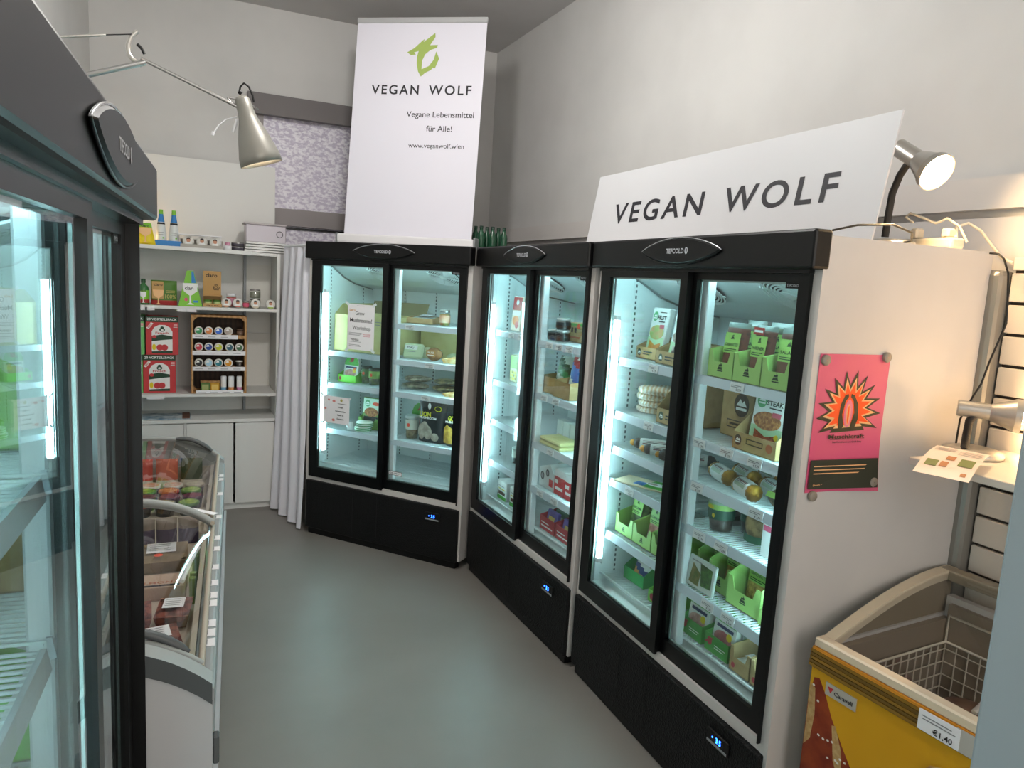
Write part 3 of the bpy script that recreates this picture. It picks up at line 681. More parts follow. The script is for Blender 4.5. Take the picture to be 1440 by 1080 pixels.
# things on it
def S(o, x, y, z, rz=0, rx=0): return ROOM.put(o, x, y, z, rz, rx)
CGREEN = mat('wash_green', '#7fc23a', .5); CDG = mat('wash_deep_green', '#4d7a2b', .5); CRED = mat('wash_red', '#a53030', .5); CBLUE = mat('wash_blue', '#2f7fc4', .5); CKR = mat('wash_kraft', '#c39a63', .8); YEL = mat('bright_yellow', '#e8cf1d', .5); WPR = mat('print_white', '#f0f0ee', .6)
def glass_shape(xc, z0, w, h): # goblet outline printed on the packs
    return [(xc-w*.25, z0), (xc+w*.25, z0), (xc+w*.06, z0+h*.08), (xc+w*.05, z0+h*.42), (xc+w*.42, z0+h*.62), (xc+w*.5, z0+h), (xc-w*.5, z0+h), (xc-w*.42, z0+h*.62), (xc-w*.05, z0+h*.42), (xc-w*.06, z0+h*.08)]
# top shelf
ZT = 1.9215
t = empty('table_lamp'); S(t, -.315, 5.73, ZT); tag(t, 'small warm lamp on the top shelf behind the yellow pouch', 'lamp')
MB().lathe([(.04, 0), (.042, .012), (.01, .016), (.008, .08)], CRM, 18).build('base', t)
MB().lathe([(.055, .075), (.045, .13), (.02, .155), (.018, .15), (.043, .127), (.052, .075)], mat('cream_shade', '#e6cfae', .6), 20).build('lamp_shade', t)
MB().lathe([(.001, .062), (.03, .066), (.045, .074), (.03, .10), (.001, .11)], mat('small_bulb', '#ffffff', .4, emit=16, ecol=(1, .86, .66)), 14).build('bulb', t)
def pouch_mesh(w, h, t, matfn, taper=0.0, nx=8, nz=10, topflat=.12):
    b = MB()
    def prof(a, c):
        e = max(0, 1-(2*a-1)**4); zf = min(1, c/.12)*.55+.45 if c < .12 else (1 if c < 1-topflat else max(.03, (1-c)/topflat)); zf *= (1-.35*c)
        return t/2*e*zf
    for sg in (-1, 1):
        def fn(a, c, sg=sg):
            ww = w*(1-taper*c); return ((a-.5)*ww, sg*prof(a, c), h*c)
        b.grid(fn, nx, nz, None, True, lambda a, c, sg=sg: matfn(a, c, sg))
    b.poly([((k/nx-.5)*w, -t/2*max(0, 1-(2*k/nx-1)**4)*.45, .0005) for k in range(nx+1)]+[((k/nx-.5)*w, t/2*max(0, 1-(2*k/nx-1)**4)*.45, .0005) for k in range(nx, -1, -1)], matfn(.5, 0, 1))
    return b
y_ = pouch_mesh(.125, .145, .06, lambda a, c, s: YEL if c < .8 else CGREEN, .45)
y_.deco([('p', glass_shape(0, .012, .08, .1), mat('pouch_peach', '#f1c18a', .6)), ('t', 'claro', 0, .125, .017, INK, .05)], O=(0, -.031, 0)); tag(S(y_.build('detergent_pouch'), -.238, 5.64, ZT), 'yellow stand-up detergent pouch with goblet print on the top shelf', 'pouch')
for k, (x, rz) in enumerate(((-.143, .0), (-.062, .0))):
    b = MB(); hh = .24
    b.lathe([(.001, 0), (.034, 0), (.036, .01), (.030, .10), (.020, .17), (.014, .20), (.012, hh), (.001, hh)], mat('bottle_white', '#dfe3e2', .4), 18)
    o = b.build('spray_bottle'); S(o, x, 5.70, ZT); tag(o, ['white cone bottle with blue and green neck beside the yellow pouch', 'white cone bottle with blue and green neck beside the jar tray'][k], 'bottle', 'white cone bottles on the top shelf')
    MB().lathe([(.0225, .158), (.0165, .19), (.0145, .212)], CBLUE, 18).build('label_band', o); MB().lathe([(.0145, .212), (.013, .236), (.0135, .243), (.001, .244)], CGREEN, 16).build('cap', o)
    MB().lathe([(.0255, .142), (.0232, .155)], INK, 18).deco([('r', -.018, .085, .018, .088, GREYINK), ('r', -.016, .070, .014, .073, GREYINK), ('e', .014, .05, .006, .006, CGREEN)], O=(0, -.036, 0)).build('print', o)
bt = MB().box(-.085, -.045, 0, .085, .045, .003, CBLUE).box(-.085, -.047, 0, .085, -.045, .036, CBLUE).box(-.085, .043, 0, .085, .045, .036, CBLUE).box(-.086, -.045, 0, -.085, .045, .036, CBLUE).box(.085, -.045, 0, .086, .045, .036, CBLUE).build('display_tray')
bt.location = (-.10, 5.70, ZT-.0); tag(bt, 'low blue cardboard tray holding the cone bottles', 'tray')
for o in [o for o in COL.objects if o.name.startswith('spray_bottle')]: o.location.z += .004
jt = empty('jar_tray'); S(jt, .118, 5.66, ZT); tag(jt, 'grey tray with a white card strip holding three spread jars', 'tray')
GT = mat('tray_grey', '#a9a59c', .5)
MB().box(-.14, -.045, 0, .14, .05, .004, GT).box(-.14, -.047, 0, .14, -.045, .022, GT).box(-.14, .048, 0, .14, .05, .06, GT).build('tray_body', jt)
MB().box(-.15, -.045, .084, .13, .045, .091, WHITE).box(-.142, .044, 0, -.138, .05, .08, WHITE).box(.126, .044, 0, .13, .05, .08, WHITE).build('card_strip', jt)
def lid_jar(name, label, x, y, z, col, r=.036, tilt=math.radians(80), face=True, grp='spread jars with a portrait on the lid'):
    # a jar lying with its lid towards the front
    t = empty(name, (x, y, z)); t.rotation_euler = (0, 0, 0); tag(t, label, 'jar', grp)
    MB().lathe([(.001, .05), (r*.92, .05), (r*.97, .04), (r*.97, .006), (r, .004)], JGLASS, 20, c=(0, 0, r), d=(0, 1, .0)).build('glass', t)
    MB().lathe([(.001, .046), (r*.88, .046), (r*.9, .008), (.001, .008)], col, 16, c=(0, 0, r), d=(0, 1, 0)).build('contents', t)
    l = MB().lathe([(.001, -.006), (r*.93, -.006), (r, -.003), (r, .009)], mat('jar_lid_white', '#dfddd6', .35), 22, c=(0, 0, r), d=(0, 1, 0)).build('lid', t)
    if face:
        MB().deco([('e', 0, r*1.18, r*.34, r*.38, mat('print_skin', '#c98f70', .6)), ('p', [(-r*.36, r*1.25), (-r*.3, r*1.6), (0, r*1.72), (r*.3, r*1.6), (r*.36, r*1.25), (r*.2, r*1.42), (-r*.2, r*1.42)], mat('print_hair', '#2a2320', .6)), ('p', [(-r*.6, r*.45), (r*.6, r*.45), (r*.45, r*.85), (-r*.45, r*.85)], WPR), ('p', [(-r*.7, r*.42), (r*.7, r*.42), (r*.42, r*.16), (-r*.42, r*.16)], col)], O=(0, -.0062, 0)).build('print', l)
    return t
lid_jar('spread_jar', 'portrait-lid jar in the grey tray, next to the cone bottles', .030, 5.652, ZT+.005, mat('spread_tan', '#b09a62', .5), .037)
lid_jar('spread_jar', 'portrait-lid jar in the middle of the grey tray', .118, 5.652, ZT+.005, mat('spread_green', '#6b7a3a', .5), .037)
lid_jar('spread_jar', 'portrait-lid jar in the grey tray, next to the small tin', .204, 5.652, ZT+.005, mat('spread_red', '#9c4a32', .5), .037)
t = empty('white_tin'); S(t, .287, 5.645, ZT); tag(t, 'small white round tin with pink top on the top shelf', 'tin')
MB().lathe([(.001, 0), (.026, 0), (.027, .004), (.027, .03), (.001, .031)], WHITE, 18).build('tin_body', t); MB().lathe([(.017, .031), (.017, .052), (.001, .053)], mat('pink_lid', '#c98aa2', .4), 16).build('lid', t)
for k, zz in enumerate((0, .03)):
    t = empty('preserving_tin'); S(t, .358, 5.68, ZT+zz); tag(t, ['dark round tin at the bottom of the pair by the storage case', 'dark round tin stacked on top of its pair by the storage case'][k], 'tin', 'dark tins by the storage case')
    MB().lathe([(.001, 0), (.043, 0), (.045, .004), (.045, .022)], mat('tin_dark', '#4a4650', .4), 20).build('tin_body', t); MB().lathe([(.046, .020), (.046, .029), (.001, .0295)], CHROME, 20).build('lid', t)
cs = empty('storage_case'); S(cs, .542, 5.72, 1.9175); tag(cs, 'pale grey plastic storage case with round hole on the shelf corner', 'case')
MB().bbox(-.13, -.05, .075, .15, .12, .20, mat('case_grey', '#cdc6cf', .4), .006, 1).build('case_body', cs); MB().bbox(-.145, -.056, .20, .155, .125, .214, mat('case_lid', '#bcb4b6', .4), .004, 1).build('lid', cs)
MB().lathe([(.024, 0), (.024, -.004), (.020, -.004), (.019, .001), (.001, .001)], mat('hole_dark', '#47434a', .5), 20, c=(.105, -.05, .14), d=(0, 1, 0)).build('finger_hole', cs)
for k in range(4): MB().box(-.14+.004*k, -.066, .004+.019*k, .15, .12, .018+.019*k, SHW).build('folded_board', cs)
# second shelf
Z2 = 1.5085
def cbottle(x, y, rz, label):
    o = MB().lathe([(.001, 0), (.036, 0), (.038, .006), (.038, .10), (.03, .125), (.014, .142), (.013, .165), (.001, .165)], mat('bottle_green_clear', '#38703f', .25), 20).build('detergent_bottle'); S(o, x, y, Z2, rz); tag(o, label, 'bottle', 'green detergent bottles')
    MB().lathe([(.0155, .150), (.0155, .176), (.001, .177)], mat('cap_dark_green', '#1f4a2c', .4), 16).build('cap', o)
    MB().lathe([(.0385, .012), (.0385, .036)], CRED, 20).build('red_band', o)
    MB().lathe([(.0383, .036), (.0383, .10)], CGREEN, 20).deco([('p', glass_shape(0, .014, .042, .075), WPR), ('t', 'claro', 0, .098, .011, INK, .036)], O=(0, -.039, 0)).build('label', o)
cbottle(-.257, 5.66, 0, 'green detergent bottle with goblet label on the second shelf, next to the folded bag')
cbottle(-.335, 5.70, .2, 'green detergent bottle half hidden at the end of the second shelf')
bg = pouch_mesh(.165, .172, .06, lambda a, c, s: CRED if c < .2 else CDG, .0, topflat=.05)
bg.deco([('r', -.075, .045, -.002, .165, CKR), ('p', glass_shape(-.035, .006, .07, .10), mat('pouch_peach', '#f1c18a', .6)), ('t', 'claro', -.035, .143, .018, INK, .055), ('t', '100%', .042, .062, .026, mat('khaki_ink', '#b6ad62', .6), .07), ('r', .012, .10, .07, .104, mat('khaki_ink', '#b6ad62', .6)), ('r', .012, .088, .07, .092, mat('khaki_ink', '#b6ad62', .6))], O=(0, -.031, 0)); tag(S(bg.build('tablet_bag'), -.128, 5.67, Z2), 'green and kraft tablet bag marked with a percentage on the second shelf', 'bag')
tr = MB(); tr.prism([(-.078, 0), (.078, 0), (.022, .25), (-.022, .25)], 'y', -.04, .04, CGREEN)
tr.deco([('p', glass_shape(0, .012, .10, .15), WPR), ('t', 'claro', 0, .128, .024, INK, .07), ('e', -.028, .048, .012, .012, mat('badge_pink', '#d95a7c', .6)), ('r', .02, .028, .05, .042, CBLUE), ('p', [(.008, .165), (.036, .165), (.020, .246), (.008, .246)], CBLUE), ('r', .02, .105, .045, .15, WPR)], O=(0, -.04, 0)); o = tr.build('tablet_carton'); tag(S(o, .041, 5.67, Z2, 0), 'bright green tapered carton with goblet print on the second shelf', 'carton')
kb = empty('kraft_display'); S(kb, .187, 5.69, Z2); tag(kb, 'tall kraft display carton holding two small green tins', 'carton')
MB().box(-.06, .02, .0, .06, .055, .255, CKR).build('back_card', kb)
MB().box(-.062, -.045, 0, .062, .02, .004, CKR).box(-.062, -.046, 0, .062, -.044, .025, CKR).box(-.064, -.045, 0, -.062, .02, .085, CKR).box(.062, -.045, 0, .064, .02, .085, CKR).box(-.062, -.046, .078, .062, .02, .082, CKR).build('display_base', kb)
MB().deco([('t', 'claro', -.005, .225, .026, INK, .078), ('t', '0%', .028, .155, .013, INK, .026), ('t', 'ECO', .028, .138, .016, INK, .044, 1.5), ('r', .01, .120, .045, .124, INK)], O=(0, .02, 0)).deco([('t', 'claro eco', 0, .012, .010, INK, .08)], O=(0, -.046, 0)).build('print', kb)
for k, x in enumerate((-.03, .032)):
    o = MB().lathe([(.001, 0), (.026, 0), (.027, .003), (.027, .045), (.001, .046)], CDG, 18).build('polish_tin'); S(o, .187+x, 5.675, Z2+.0045); tag(o, ['small green tin inside the kraft display, on the side of the tapered carton', 'small green tin inside the kraft display, on the side of the portrait jars'][k], 'tin', 'tins in the kraft display')
    MB().lathe([(.0273, .012), (.0273, .034)], mat('pale_green_label', '#b9c98a', .6), 18).build('label', o)
for x, y, z, c, lb_ in ((.280, 5.64, 0, mat('spread_orange', '#c97a38', .5), 'portrait-lid jar with orange band next to the kraft display'), (.357, 5.645, 0, mat('spread_rose', '#c96a5a', .5), 'portrait-lid jar with rose band in the middle of the second shelf'), (.479, 5.64, 0, mat('spread_cream', '#c9bfa6', .5), 'portrait-lid jar with cream band before the stacked jars'), (.585, 5.64, 0, mat('spread_lime', '#a3bf4a', .5), 'portrait-lid jar with lime band at the curtain end of the second shelf')):
    lid_jar('spread_jar', lb_, x, y, Z2+z, c, .034)
def std_jar(name, label, x, y, z, r, h, col, lidm, grp=None, cat='jar', F=None, rz=0, lab=None):
    t = empty(name); tag(t, label, cat, grp)
    MB().lathe([(.001, 0), (r*.95, 0), (r, .006), (r, h*.80), (r*.85, h*.86)], JGLASS, 18).build('glass', t)
    MB().lathe([(.001, .003), (r*.9, .004), (r*.94, .008), (r*.94, h*.72), (.001, h*.74)], col, 14).build('contents', t)
    MB().lathe([(r*.92, h*.83), (r*.95, h*.85), (r*.95, h*.985), (r*.9, h), (.001, h)], lidm, 18).build('lid', t)
    if lab: MB().lathe([(r*1.012, h*.2), (r*1.012, h*.66)], lab, 18).build('label', t)
    (F or ROOM).put(t, x, y, z, rz); return t
std_jar('spread_jar', 'small glass jar at the bottom of the stack on the second shelf', .485, 5.75, Z2, .040, .07, mat('spread_grey', '#8e8f80', .5), CHROME, 'stacked jars on the second shelf')
std_jar('spread_jar', 'small glass jar on top of the stack on the second shelf', .485, 5.75, Z2+.0705, .040, .068, mat('spread_grey', '#8e8f80', .5), CHROME, 'stacked jars on the second shelf')
std_jar('spread_jar', 'small jar with pink label standing behind the portrait jars', .318, 5.73, Z2, .035, .10, mat('spread_rose', '#c96a5a', .5), WHITE, lab=mat('pink_lid', '#c98aa2', .4))
std_jar('spread_jar', 'low jar with red label between the portrait jars', .415, 5.66, Z2, .022, .055, mat('spread_rose', '#c96a5a', .5), CHROME, lab=mat('badge_pink', '#d95a7c', .6))
# third shelf: detergent cartons and the wooden crate
Z3 = .8835
FRED = mat('carton_red', '#c8383c', .5); FGRN = mat('carton_green', '#6fc06a', .5); FDK = mat('carton_dark_green', '#16402a', .5)
def frog(x, z, label, col, seed):
    b = MB().bbox(-.104, -.07, 0, .104, .07, .272, col, .002, 1)
    b.deco([('r', -.1035, .232, .1035, .2715, FDK), ('t', '20 VORTEILSPACK', .0, .252, .016, WPR, .19, 1.2),
            ('p', [(-.066, .012), (.066, .012), (.066, .165), (.05, .195), (.02, .212), (-.02, .212), (-.05, .195), (-.066, .165)], WPR),
            ('p', [(-.066, .012), (.066, .012), (.066, .03), (-.066, .024)], FDK), ('p', [(-.066, .095), (.0, .105), (.066, .112), (.066, .132), (0, .145), (-.066, .132)], FDK),
            ('e', 0, .178, .018, .014, FDK), ('e', 0, .193, .011, .009, FDK), ('e', 0, .176, .009, .008, WPR),
            ('t', 'Frosch', 0, .156, .014, FRED, .085, 1.2), ('e', -.015, .052, .022, .022, FRED), ('e', .015, .052, .022, .022, FRED), ('e', -.052, .055, .012, .022, YEL), ('e', -.05, .128, .014, .012, FRED),
            ('p', [(-.1, .190), (-.085, .182), (-.055, .222), (-.07, .230)], WPR), ('t', 'NEU', -.078, .206, .012, FRED, .035, 1.2, .9), ('r', .072, .196, .098, .2, WPR), ('r', .074, .205, .098, .222, mat('soft_rose', '#e3a2a0', .6))], O=(0, -.07, 0), step=.0003)
    o = b.build('detergent_carton'); S(o, x, 5.73, z); tag(o, label, 'carton', 'detergent value cartons'); return o
frog(-.161, Z3, 'red detergent carton at the bottom of its stack beside the crate', FRED, 1); frog(-.142, Z3+.2725, 'red detergent carton on top of its stack beside the crate', FRED, 2)
frog(-.371, Z3, 'green detergent carton at the bottom of its stack', FGRN, 3); frog(-.358, Z3+.2725, 'green detergent carton on top of its stack', FGRN, 4)
WD = mat('crate_wood', '#b98d5c', .6, col2='#a67a48', scale=9, kind='wave', stretch=(1, 1, 6)); WDK = mat('crate_wood_dark', '#3d2a1c', .7, col2='#2f2015', scale=9, kind='wave')
cr = empty('wooden_crate'); S(cr, .231, 5.600, Z3+.0005); tag(cr, 'upright wooden crate used as a rack for small jars on the third shelf', 'crate')
for x in (-.187, .172): MB().bbox(x, 0, 0, x+.015, .17, .565, WD, .002, 1).build('side_panel', cr)
MB().bbox(-.172, 0, .552, .172, .17, .566, WD, .002, 1).build('top_panel', cr); MB().bbox(-.172, 0, 0, .172, .17, .012, WD, .002, 1).build('bottom_panel', cr)
for k in range(4): MB().bbox(-.172, .158, .016+.135*k, .172, .168, .145+.135*k, WDK, .002, 1).build('back_slat', cr)
for x, z, sx, sz in ((-.172, .552, 1, -1), (.172, .552, -1, -1), (-.172, .012, 1, 1), (.172, .012, -1, 1)): MB().prism([(x, z), (x+.028*sx, z), (x, z+.028*sz)], 'y', .002 if sz < 0 else .10, .157, WD).build('corner_block', cr)
RZ = (.412, .295, .180)
for z in RZ:
    b = MB().box(-.172, .004, z, .172, .155, z+.010, WD).box(-.172, .0, z-.012, .172, .004, z+.014, WD).build('shelf_board', cr)
    MB().box(-.178, -.003, z-.014, .178 if z < .4 else .125, 0, z+.016, PAPER).deco([('r', -.16+.085*k, z-.002, -.11+.085*k, z+.002, GREYINK) for k in range(4 if z < .4 else 3)], O=(0, -.003, 0), step=.0).build('price_strip', cr)
MB().box(-.155, -.003, .001, .165, 0, .024, PAPER).deco([('r', -.14+.08*k, .005, -.09+.08*k, .009, GREYINK) for k in range(4)], O=(0, -.003, 0), step=0).build('price_strip', cr)
cols = [('green', '#3f9a63'), ('orange', '#e08a4a'), ('blue', '#3566c8'), ('grey', '#b3a59a')], [('red', '#c8384a'), ('navy', '#27479a'), ('yellow', '#c9cf2a'), ('teal', '#2b5a6a'), ('olive', '#3f6a46')], [('black', '#23282c'), ('sky blue', '#a5cfe6'), ('petrol', '#1f7a88'), ('amber', '#e0981f')]
for r, (row, z) in enumerate(zip(cols, RZ)):
    for k, (nm, hx) in enumerate(row):
        x = .231-.135+.066*k+(.008 if r == 1 and k > 2 else 0); t = empty('cream_jar', (x, 5.625, Z3+z+.0115)); tag(t, 'cream jar with %s lid face on the %s row of the wooden crate' % (nm, ('upper', 'middle', 'lower')[r]), 'jar', 'cream jars in the wooden crate')
        rr = .030
        MB().lathe([(.001, .05), (rr*.9, .05), (rr*.95, .04), (rr*.95, 0)], JGLASS, 18, c=(0, 0, rr), d=(0, 1, 0)).build('glass', t)
        MB().lathe([(rr, .012), (rr, -.003), (rr*.9, -.006), (.001, -.006)], mat('jar_lid_white', '#dfddd6', .35), 20, c=(0, 0, rr), d=(0, 1, 0)).deco([('e', 0, rr, rr*.72, rr*.72, C(hx)), ('p', [(-.02, rr+.002), (.004, rr+.004), (.0, rr+.016), (-.012, rr+.014)], WPR)], O=(0, -.0062, 0)).build('lid', t)
for x, z, lb_ in ((.375, RZ[0], 'small brown glass jar at the end of the upper crate row'), (.370, RZ[2], 'small white lidded jar at the end of the lower crate row')):
    std_jar('cream_jar', lb_, x, 5.645, Z3+z+.011, .027, .046, mat('balm_brown', '#7a5a45', .5) if z > .3 else mat('balm_black', '#241f1e', .5), mat('jar_lid_white', '#dfddd6', .35) if z < .3 else mat('lid_brown', '#5a4436', .5))
for x, nm, hx in ((.138, 'green', '#5a7a3a'), (.203, 'amber', '#d09a2a')):
    o = MB().bbox(-.030, -.025, 0, .030, .025, .064, C(hx), .003, 1).build('soap_box'); S(o, x, 5.64, Z3+.0135); tag(o, '%s soap box with wooden lid in the bottom of the crate' % nm, 'box', 'soap boxes in the crate')
    MB().bbox(-.032, -.027, .064, .032, .027, .076, WD, .002, 1).build('lid', o); MB().deco([('r', -.022, .012, .022, .05, mat('soap_label_'+nm, '#a9b070' if nm == 'green' else '#e8c76a', .6))], O=(0, -.025, 0)).build('label', o)
for x, nm, hx in ((.262, 'blue', '#7fb4d8'), (.314, 'orange', '#e8a066'), (.371, 'pink', '#d58ab8')):
    o = MB().lathe([(.001, 0), (.0185, 0), (.0195, .003), (.0195, .03)], C(hx), 16).build('deodorant_tube'); S(o, x, 5.635, Z3+.0135); tag(o, 'white deodorant tube with %s foot in the bottom of the crate' % nm, 'tube', 'deodorant tubes in the crate')
    MB().lathe([(.0195, .03), (.0195, .085)], WPR, 16).build('label', o); MB().lathe([(.0198, .085), (.0198, .105), (.017, .110), (.001, .110)], WHITE, 16).build('cap', o)
mz_ = MB().box(-.17, -.11, 0, .17, .11, .006, mat('magazine_blue', '#5f7f94', .5, col2='#cdd6d8', scale=14)).box(.115, -.112, .006, .165, .1, .012, mat('magazine_brown', '#6a4434', .6)); tag(S(mz_.build('magazine'), -.13, 5.72, .6955), 'blue patterned magazine lying flat on the worktop', 'magazine')
# ------------------------------------------------------------------ curtain beside the shelf unit
CURT = mat('curtain_cloth', '#e9e9f2', .85, bump=.02, scale=60)
ct = empty('curtain', (.665, 5.56, 0)); tag(ct, 'white curtain hanging between the shelf unit and the corner fridge', 'curtain')
ce = Vector((.775, 5.04, 0))-Vector((.665, 5.56, 0)); cl = ce.length; cn = Vector((-ce.y, ce.x, 0)).normalized(); cn = -cn
def cloth(a, b):
    z = .012+(1.965-.012)*b; w = .028*math.sin(a*math.pi*7+.6*math.sin(3*b))*(1-.25*b)+.012*math.sin(a*19+b*4); sp = 1+.10*(1-b)**2
    return ce*(a*sp-.05*(1-b))+cn*(w+.045*(1-b)**3)+Vector((0, 0, z))
MB().grid(cloth, 70, 24, CURT).build('cloth', ct)
MB().tube([Vector((0, 0, 1.975))-ce*.03, ce*1.03+Vector((0, 0, 1.975))], .010, WHITE, n=10).build('rod', ct)
# ------------------------------------------------------------------ chest freezer with curved lids (aisle side)
TH = math.atan(.0589)
FE = Frame(-.048+.0589*1.85, 1.85, -TH)   # local y runs along the chest, local x=0 is the aisle side
EL, EW = 2.36, .70
ch = empty('chest_freezer', FE.w(0, 0, 0), FE.a); tag(ch, 'grey chest freezer with curved sliding glass lids along the aisle', 'freezer')
def zc(x):  # lid curve across the chest
    k = (x+EW/2)/(EW/2); return .735+.125*(1-abs(k)**2.6)
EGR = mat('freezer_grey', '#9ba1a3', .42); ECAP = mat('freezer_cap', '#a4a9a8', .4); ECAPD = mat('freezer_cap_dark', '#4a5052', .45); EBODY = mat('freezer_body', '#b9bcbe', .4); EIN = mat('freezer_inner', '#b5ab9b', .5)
N = 24; xs = [-EW*k/N for k in range(N+1)]
b = MB()
b.box(-EW, .02, .06, -.008, .05, .70, EBODY).box(-EW, EL-.05, .06, -.008, EL-.02, .70, EBODY).box(-.05, .05, .06, -.008, EL-.05, .70, EBODY).box(-EW, .05, .06, -EW+.04, EL-.05, .70, EBODY).box(-EW, .02, .06, -.008, EL-.02, .10, EBODY)
b.box(-EW+.03, .05, 0, -.05, EL-.05, .06, BLACK); b.build('cabinet_body', ch)
b = MB(); b.box(-.066, .05, .1, -.05, EL-.05, .725, EIN).box(-EW+.04, .05, .1, -EW+.056, EL-.05, .725, EIN).box(-EW+.05, .05, .598, -.06, EL-.05, .618, EIN).box(-EW+.05, .05, .1, -.06, .066, .72, EIN).box(-EW+.05, EL-.066, .1, -.06, EL-.05, .72, EIN)
b.build('liner', ch)
b = MB()
for k in range(110): b.box(-.0675, .1+.02*k, .66, -.066, .11+.02*k, .69, mat('vent_dark', '#3a352e', .7))
b.build('air_vent', ch)
for yn, nm in ((0, 'end_cap'), (EL-.06, 'end_cap')):
    b = MB(); top = [(x, zc(x)+.012) for x in xs]; bot = [(x, zc(x)-.045) for x in xs]
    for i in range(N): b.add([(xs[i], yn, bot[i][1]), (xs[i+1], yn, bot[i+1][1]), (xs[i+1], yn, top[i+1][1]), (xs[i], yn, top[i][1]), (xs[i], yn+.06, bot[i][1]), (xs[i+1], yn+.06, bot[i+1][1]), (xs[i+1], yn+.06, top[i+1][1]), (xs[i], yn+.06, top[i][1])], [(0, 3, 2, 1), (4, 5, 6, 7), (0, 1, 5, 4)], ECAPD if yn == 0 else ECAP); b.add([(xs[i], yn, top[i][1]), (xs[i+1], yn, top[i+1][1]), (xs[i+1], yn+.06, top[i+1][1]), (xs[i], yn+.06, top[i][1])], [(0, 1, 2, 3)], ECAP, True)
    b.build(nm, ch)
    b = MB()
    for i in range(N): z0 = zc(xs[i])-.05; z1 = zc(xs[i+1])-.05; b.add([(xs[i], yn+.012, .07), (xs[i+1], yn+.012, .07), (xs[i+1], yn+.012, z1), (xs[i], yn+.012, z0)], [(0, 1, 2, 3)], EBODY)
    b.build('end_plate', ch)
# two lids, one sliding over the other
def lidpart(y0, y1, dz, nm):
    f = MB()
    for yy in (y0, y1-.028):
        f.tube([(x, yy+.014, zc(x)+dz) for x in xs[1:-1]], .013, ECAP, n=8)
    for xe in (xs[1], xs[-2]): f.tube([(xe, y0, zc(xe)+dz), (xe, y1, zc(xe)+dz)], .009, EIN, n=6)
    o = f.build('glass_lid', ch)
    MB().grid(lambda a, c: (xs[1]+(xs[-2]-xs[1])*a, y0+.01+(y1-y0-.02)*c, zc(xs[1]+(xs[-2]-xs[1])*a)+dz), N-2, 6, CHG).build('curved_pane', o, label='curved clear pane')
    return o
l1 = lidpart(.075, 1.23, -.006, 'a'); l2 = lidpart(1.15, EL-.06, .022, 'b')
def handle(par, yy, dz):
    MB().tube([(x, yy, zc(x)+dz+.012*math.sin(math.pi*k/8)) for k, x in enumerate([-.06-.022*q_ for q_ in range(9)])], [.007]+[.012]*7+[.007], DGREY, n=8).build('handle', par)
handle(l1, .10, .006); handle(l2, EL-.10, .03)
b = MB(); b.bbox(-.046, .05, .70, .0, EL-.03, .738, EGR, .008, 2).prism([(-.012, .60), (.0, .60), (.004, .64), (.004, .72), (-.012, .735)], 'y', .02, EL-.03, EGR)
b.build('side_rail', ch)
MB().box(.0, .06, .42, .012, EL-.05, .46, mat('bumper_grey', '#aeb2b6', .4)).bbox(.0, .03, .50, .016, .06, .58, DGREY, .004, 1).build('bumper', ch)
tg = None
for yy in (.24, .30, .36, .50, .56, .66, .80, .98, 1.10, 1.36, 1.70, 1.95, 2.02):
    o = MB().box(0, -.024, 0, .004, .024, .001, PAPER).box(-.036, -.022, .0, .0, .022, .0012, PAPER).deco([('r', -.03, -.015, -.026, .012, GREYINK), ('r', -.02, -.015, -.016, .016, GREYINK)], O=(0, 0, .0013), ux=(1, 0, 0), uz=(0, 1, 0), n=(0, 0, 1), step=0).build('price_tag', ch, (-.003, yy, .7385))
MB().prism([(-.10, 0), (-.02, -.015), (.0, .02), (-.10, .03)], 'z', 0, .0015, PAPER).build('price_tag', ch, (-.008, 1.20, .80), (0, .25, 0))
MB().tube([(-.075, 1.02, .735), (-.085, .95, .74), (-.10, .84, .735), (-.115, .74, .72)], .008, WHITE, n=8).build('reflection_streak', ch)  # lamp reflection put in as a white tube under the lid
# frozen goods inside
def E_at(u, v, z): return FE.loc(hit(u, v, z=z))
ZG = .6185
def ice(o, x, y, z, rz=0, rx=0, ry=0): return rest(FE, o, x, y, z, rz, rx, ry)
def tub(x, y, lidc, rim, label):
    t = empty('dip_tub'); tag(t, label, 'tub', 'round dip tubs in the chest freezer'); r = .047
    MB().lathe([(.001, 0), (r*.82, 0), (r*.97, .05)], mat('tub_black', '#191618', .4), 22).build('tub_body', t)
    MB().lathe([(r, .048), (r*1.03, .054), (r, .060), (r*.84, .061)], rim, 22).lathe([(r*.84, .061), (r*.5, .0615), (.001, .0615)], lidc, 22).build('lid', t); ice(t, x, y, ZG); return t
tn = [('orange', '#f08030', '#c8501a'), ('cream', '#cfc08a', '#4a4c50'), ('lime', '#b4cf5a', '#4a7a30'), ('plum', '#7a2740', '#4a1a3a'), ('magenta', '#8a2038', '#5a1c46'), ('wine', '#92324a', '#4f1a3c'), ('green', '#9fc84a', '#3f7a2a'), ('apricot', '#e8a060', '#b0501a'), ('pale lime', '#c8d884', '#5a8a38'), ('coral', '#e07a50', '#d8d2c8'), ('salmon', '#e09a7a', '#d8d2c8'), ('cream white', '#ddd2bc', '#b9b0a0')]
for k, (nm, c1, c2) in enumerate(tn):
    tub((-.355, -.253, -.151)[k % 3]+.012*((k//3) % 2), 1.80+.104*(k//3), mat('tub_lid_'+nm.replace(' ', '_'), c1, .45, col2=c2, scale=30), C(c2), 'round dip tub with %s lid in the far half of the chest freezer' % nm)
MEATM = mat('cold_cuts', '#8a4a3a', .45, col2='#5d2a24', scale=35, kind='voronoi'); BRT = mat('brown_tray', '#8c7a5c', .5, col2='#77664a', scale=14); PIZ = mat('snack_tan', '#a9825a', .6, col2='#8a6440', scale=22)
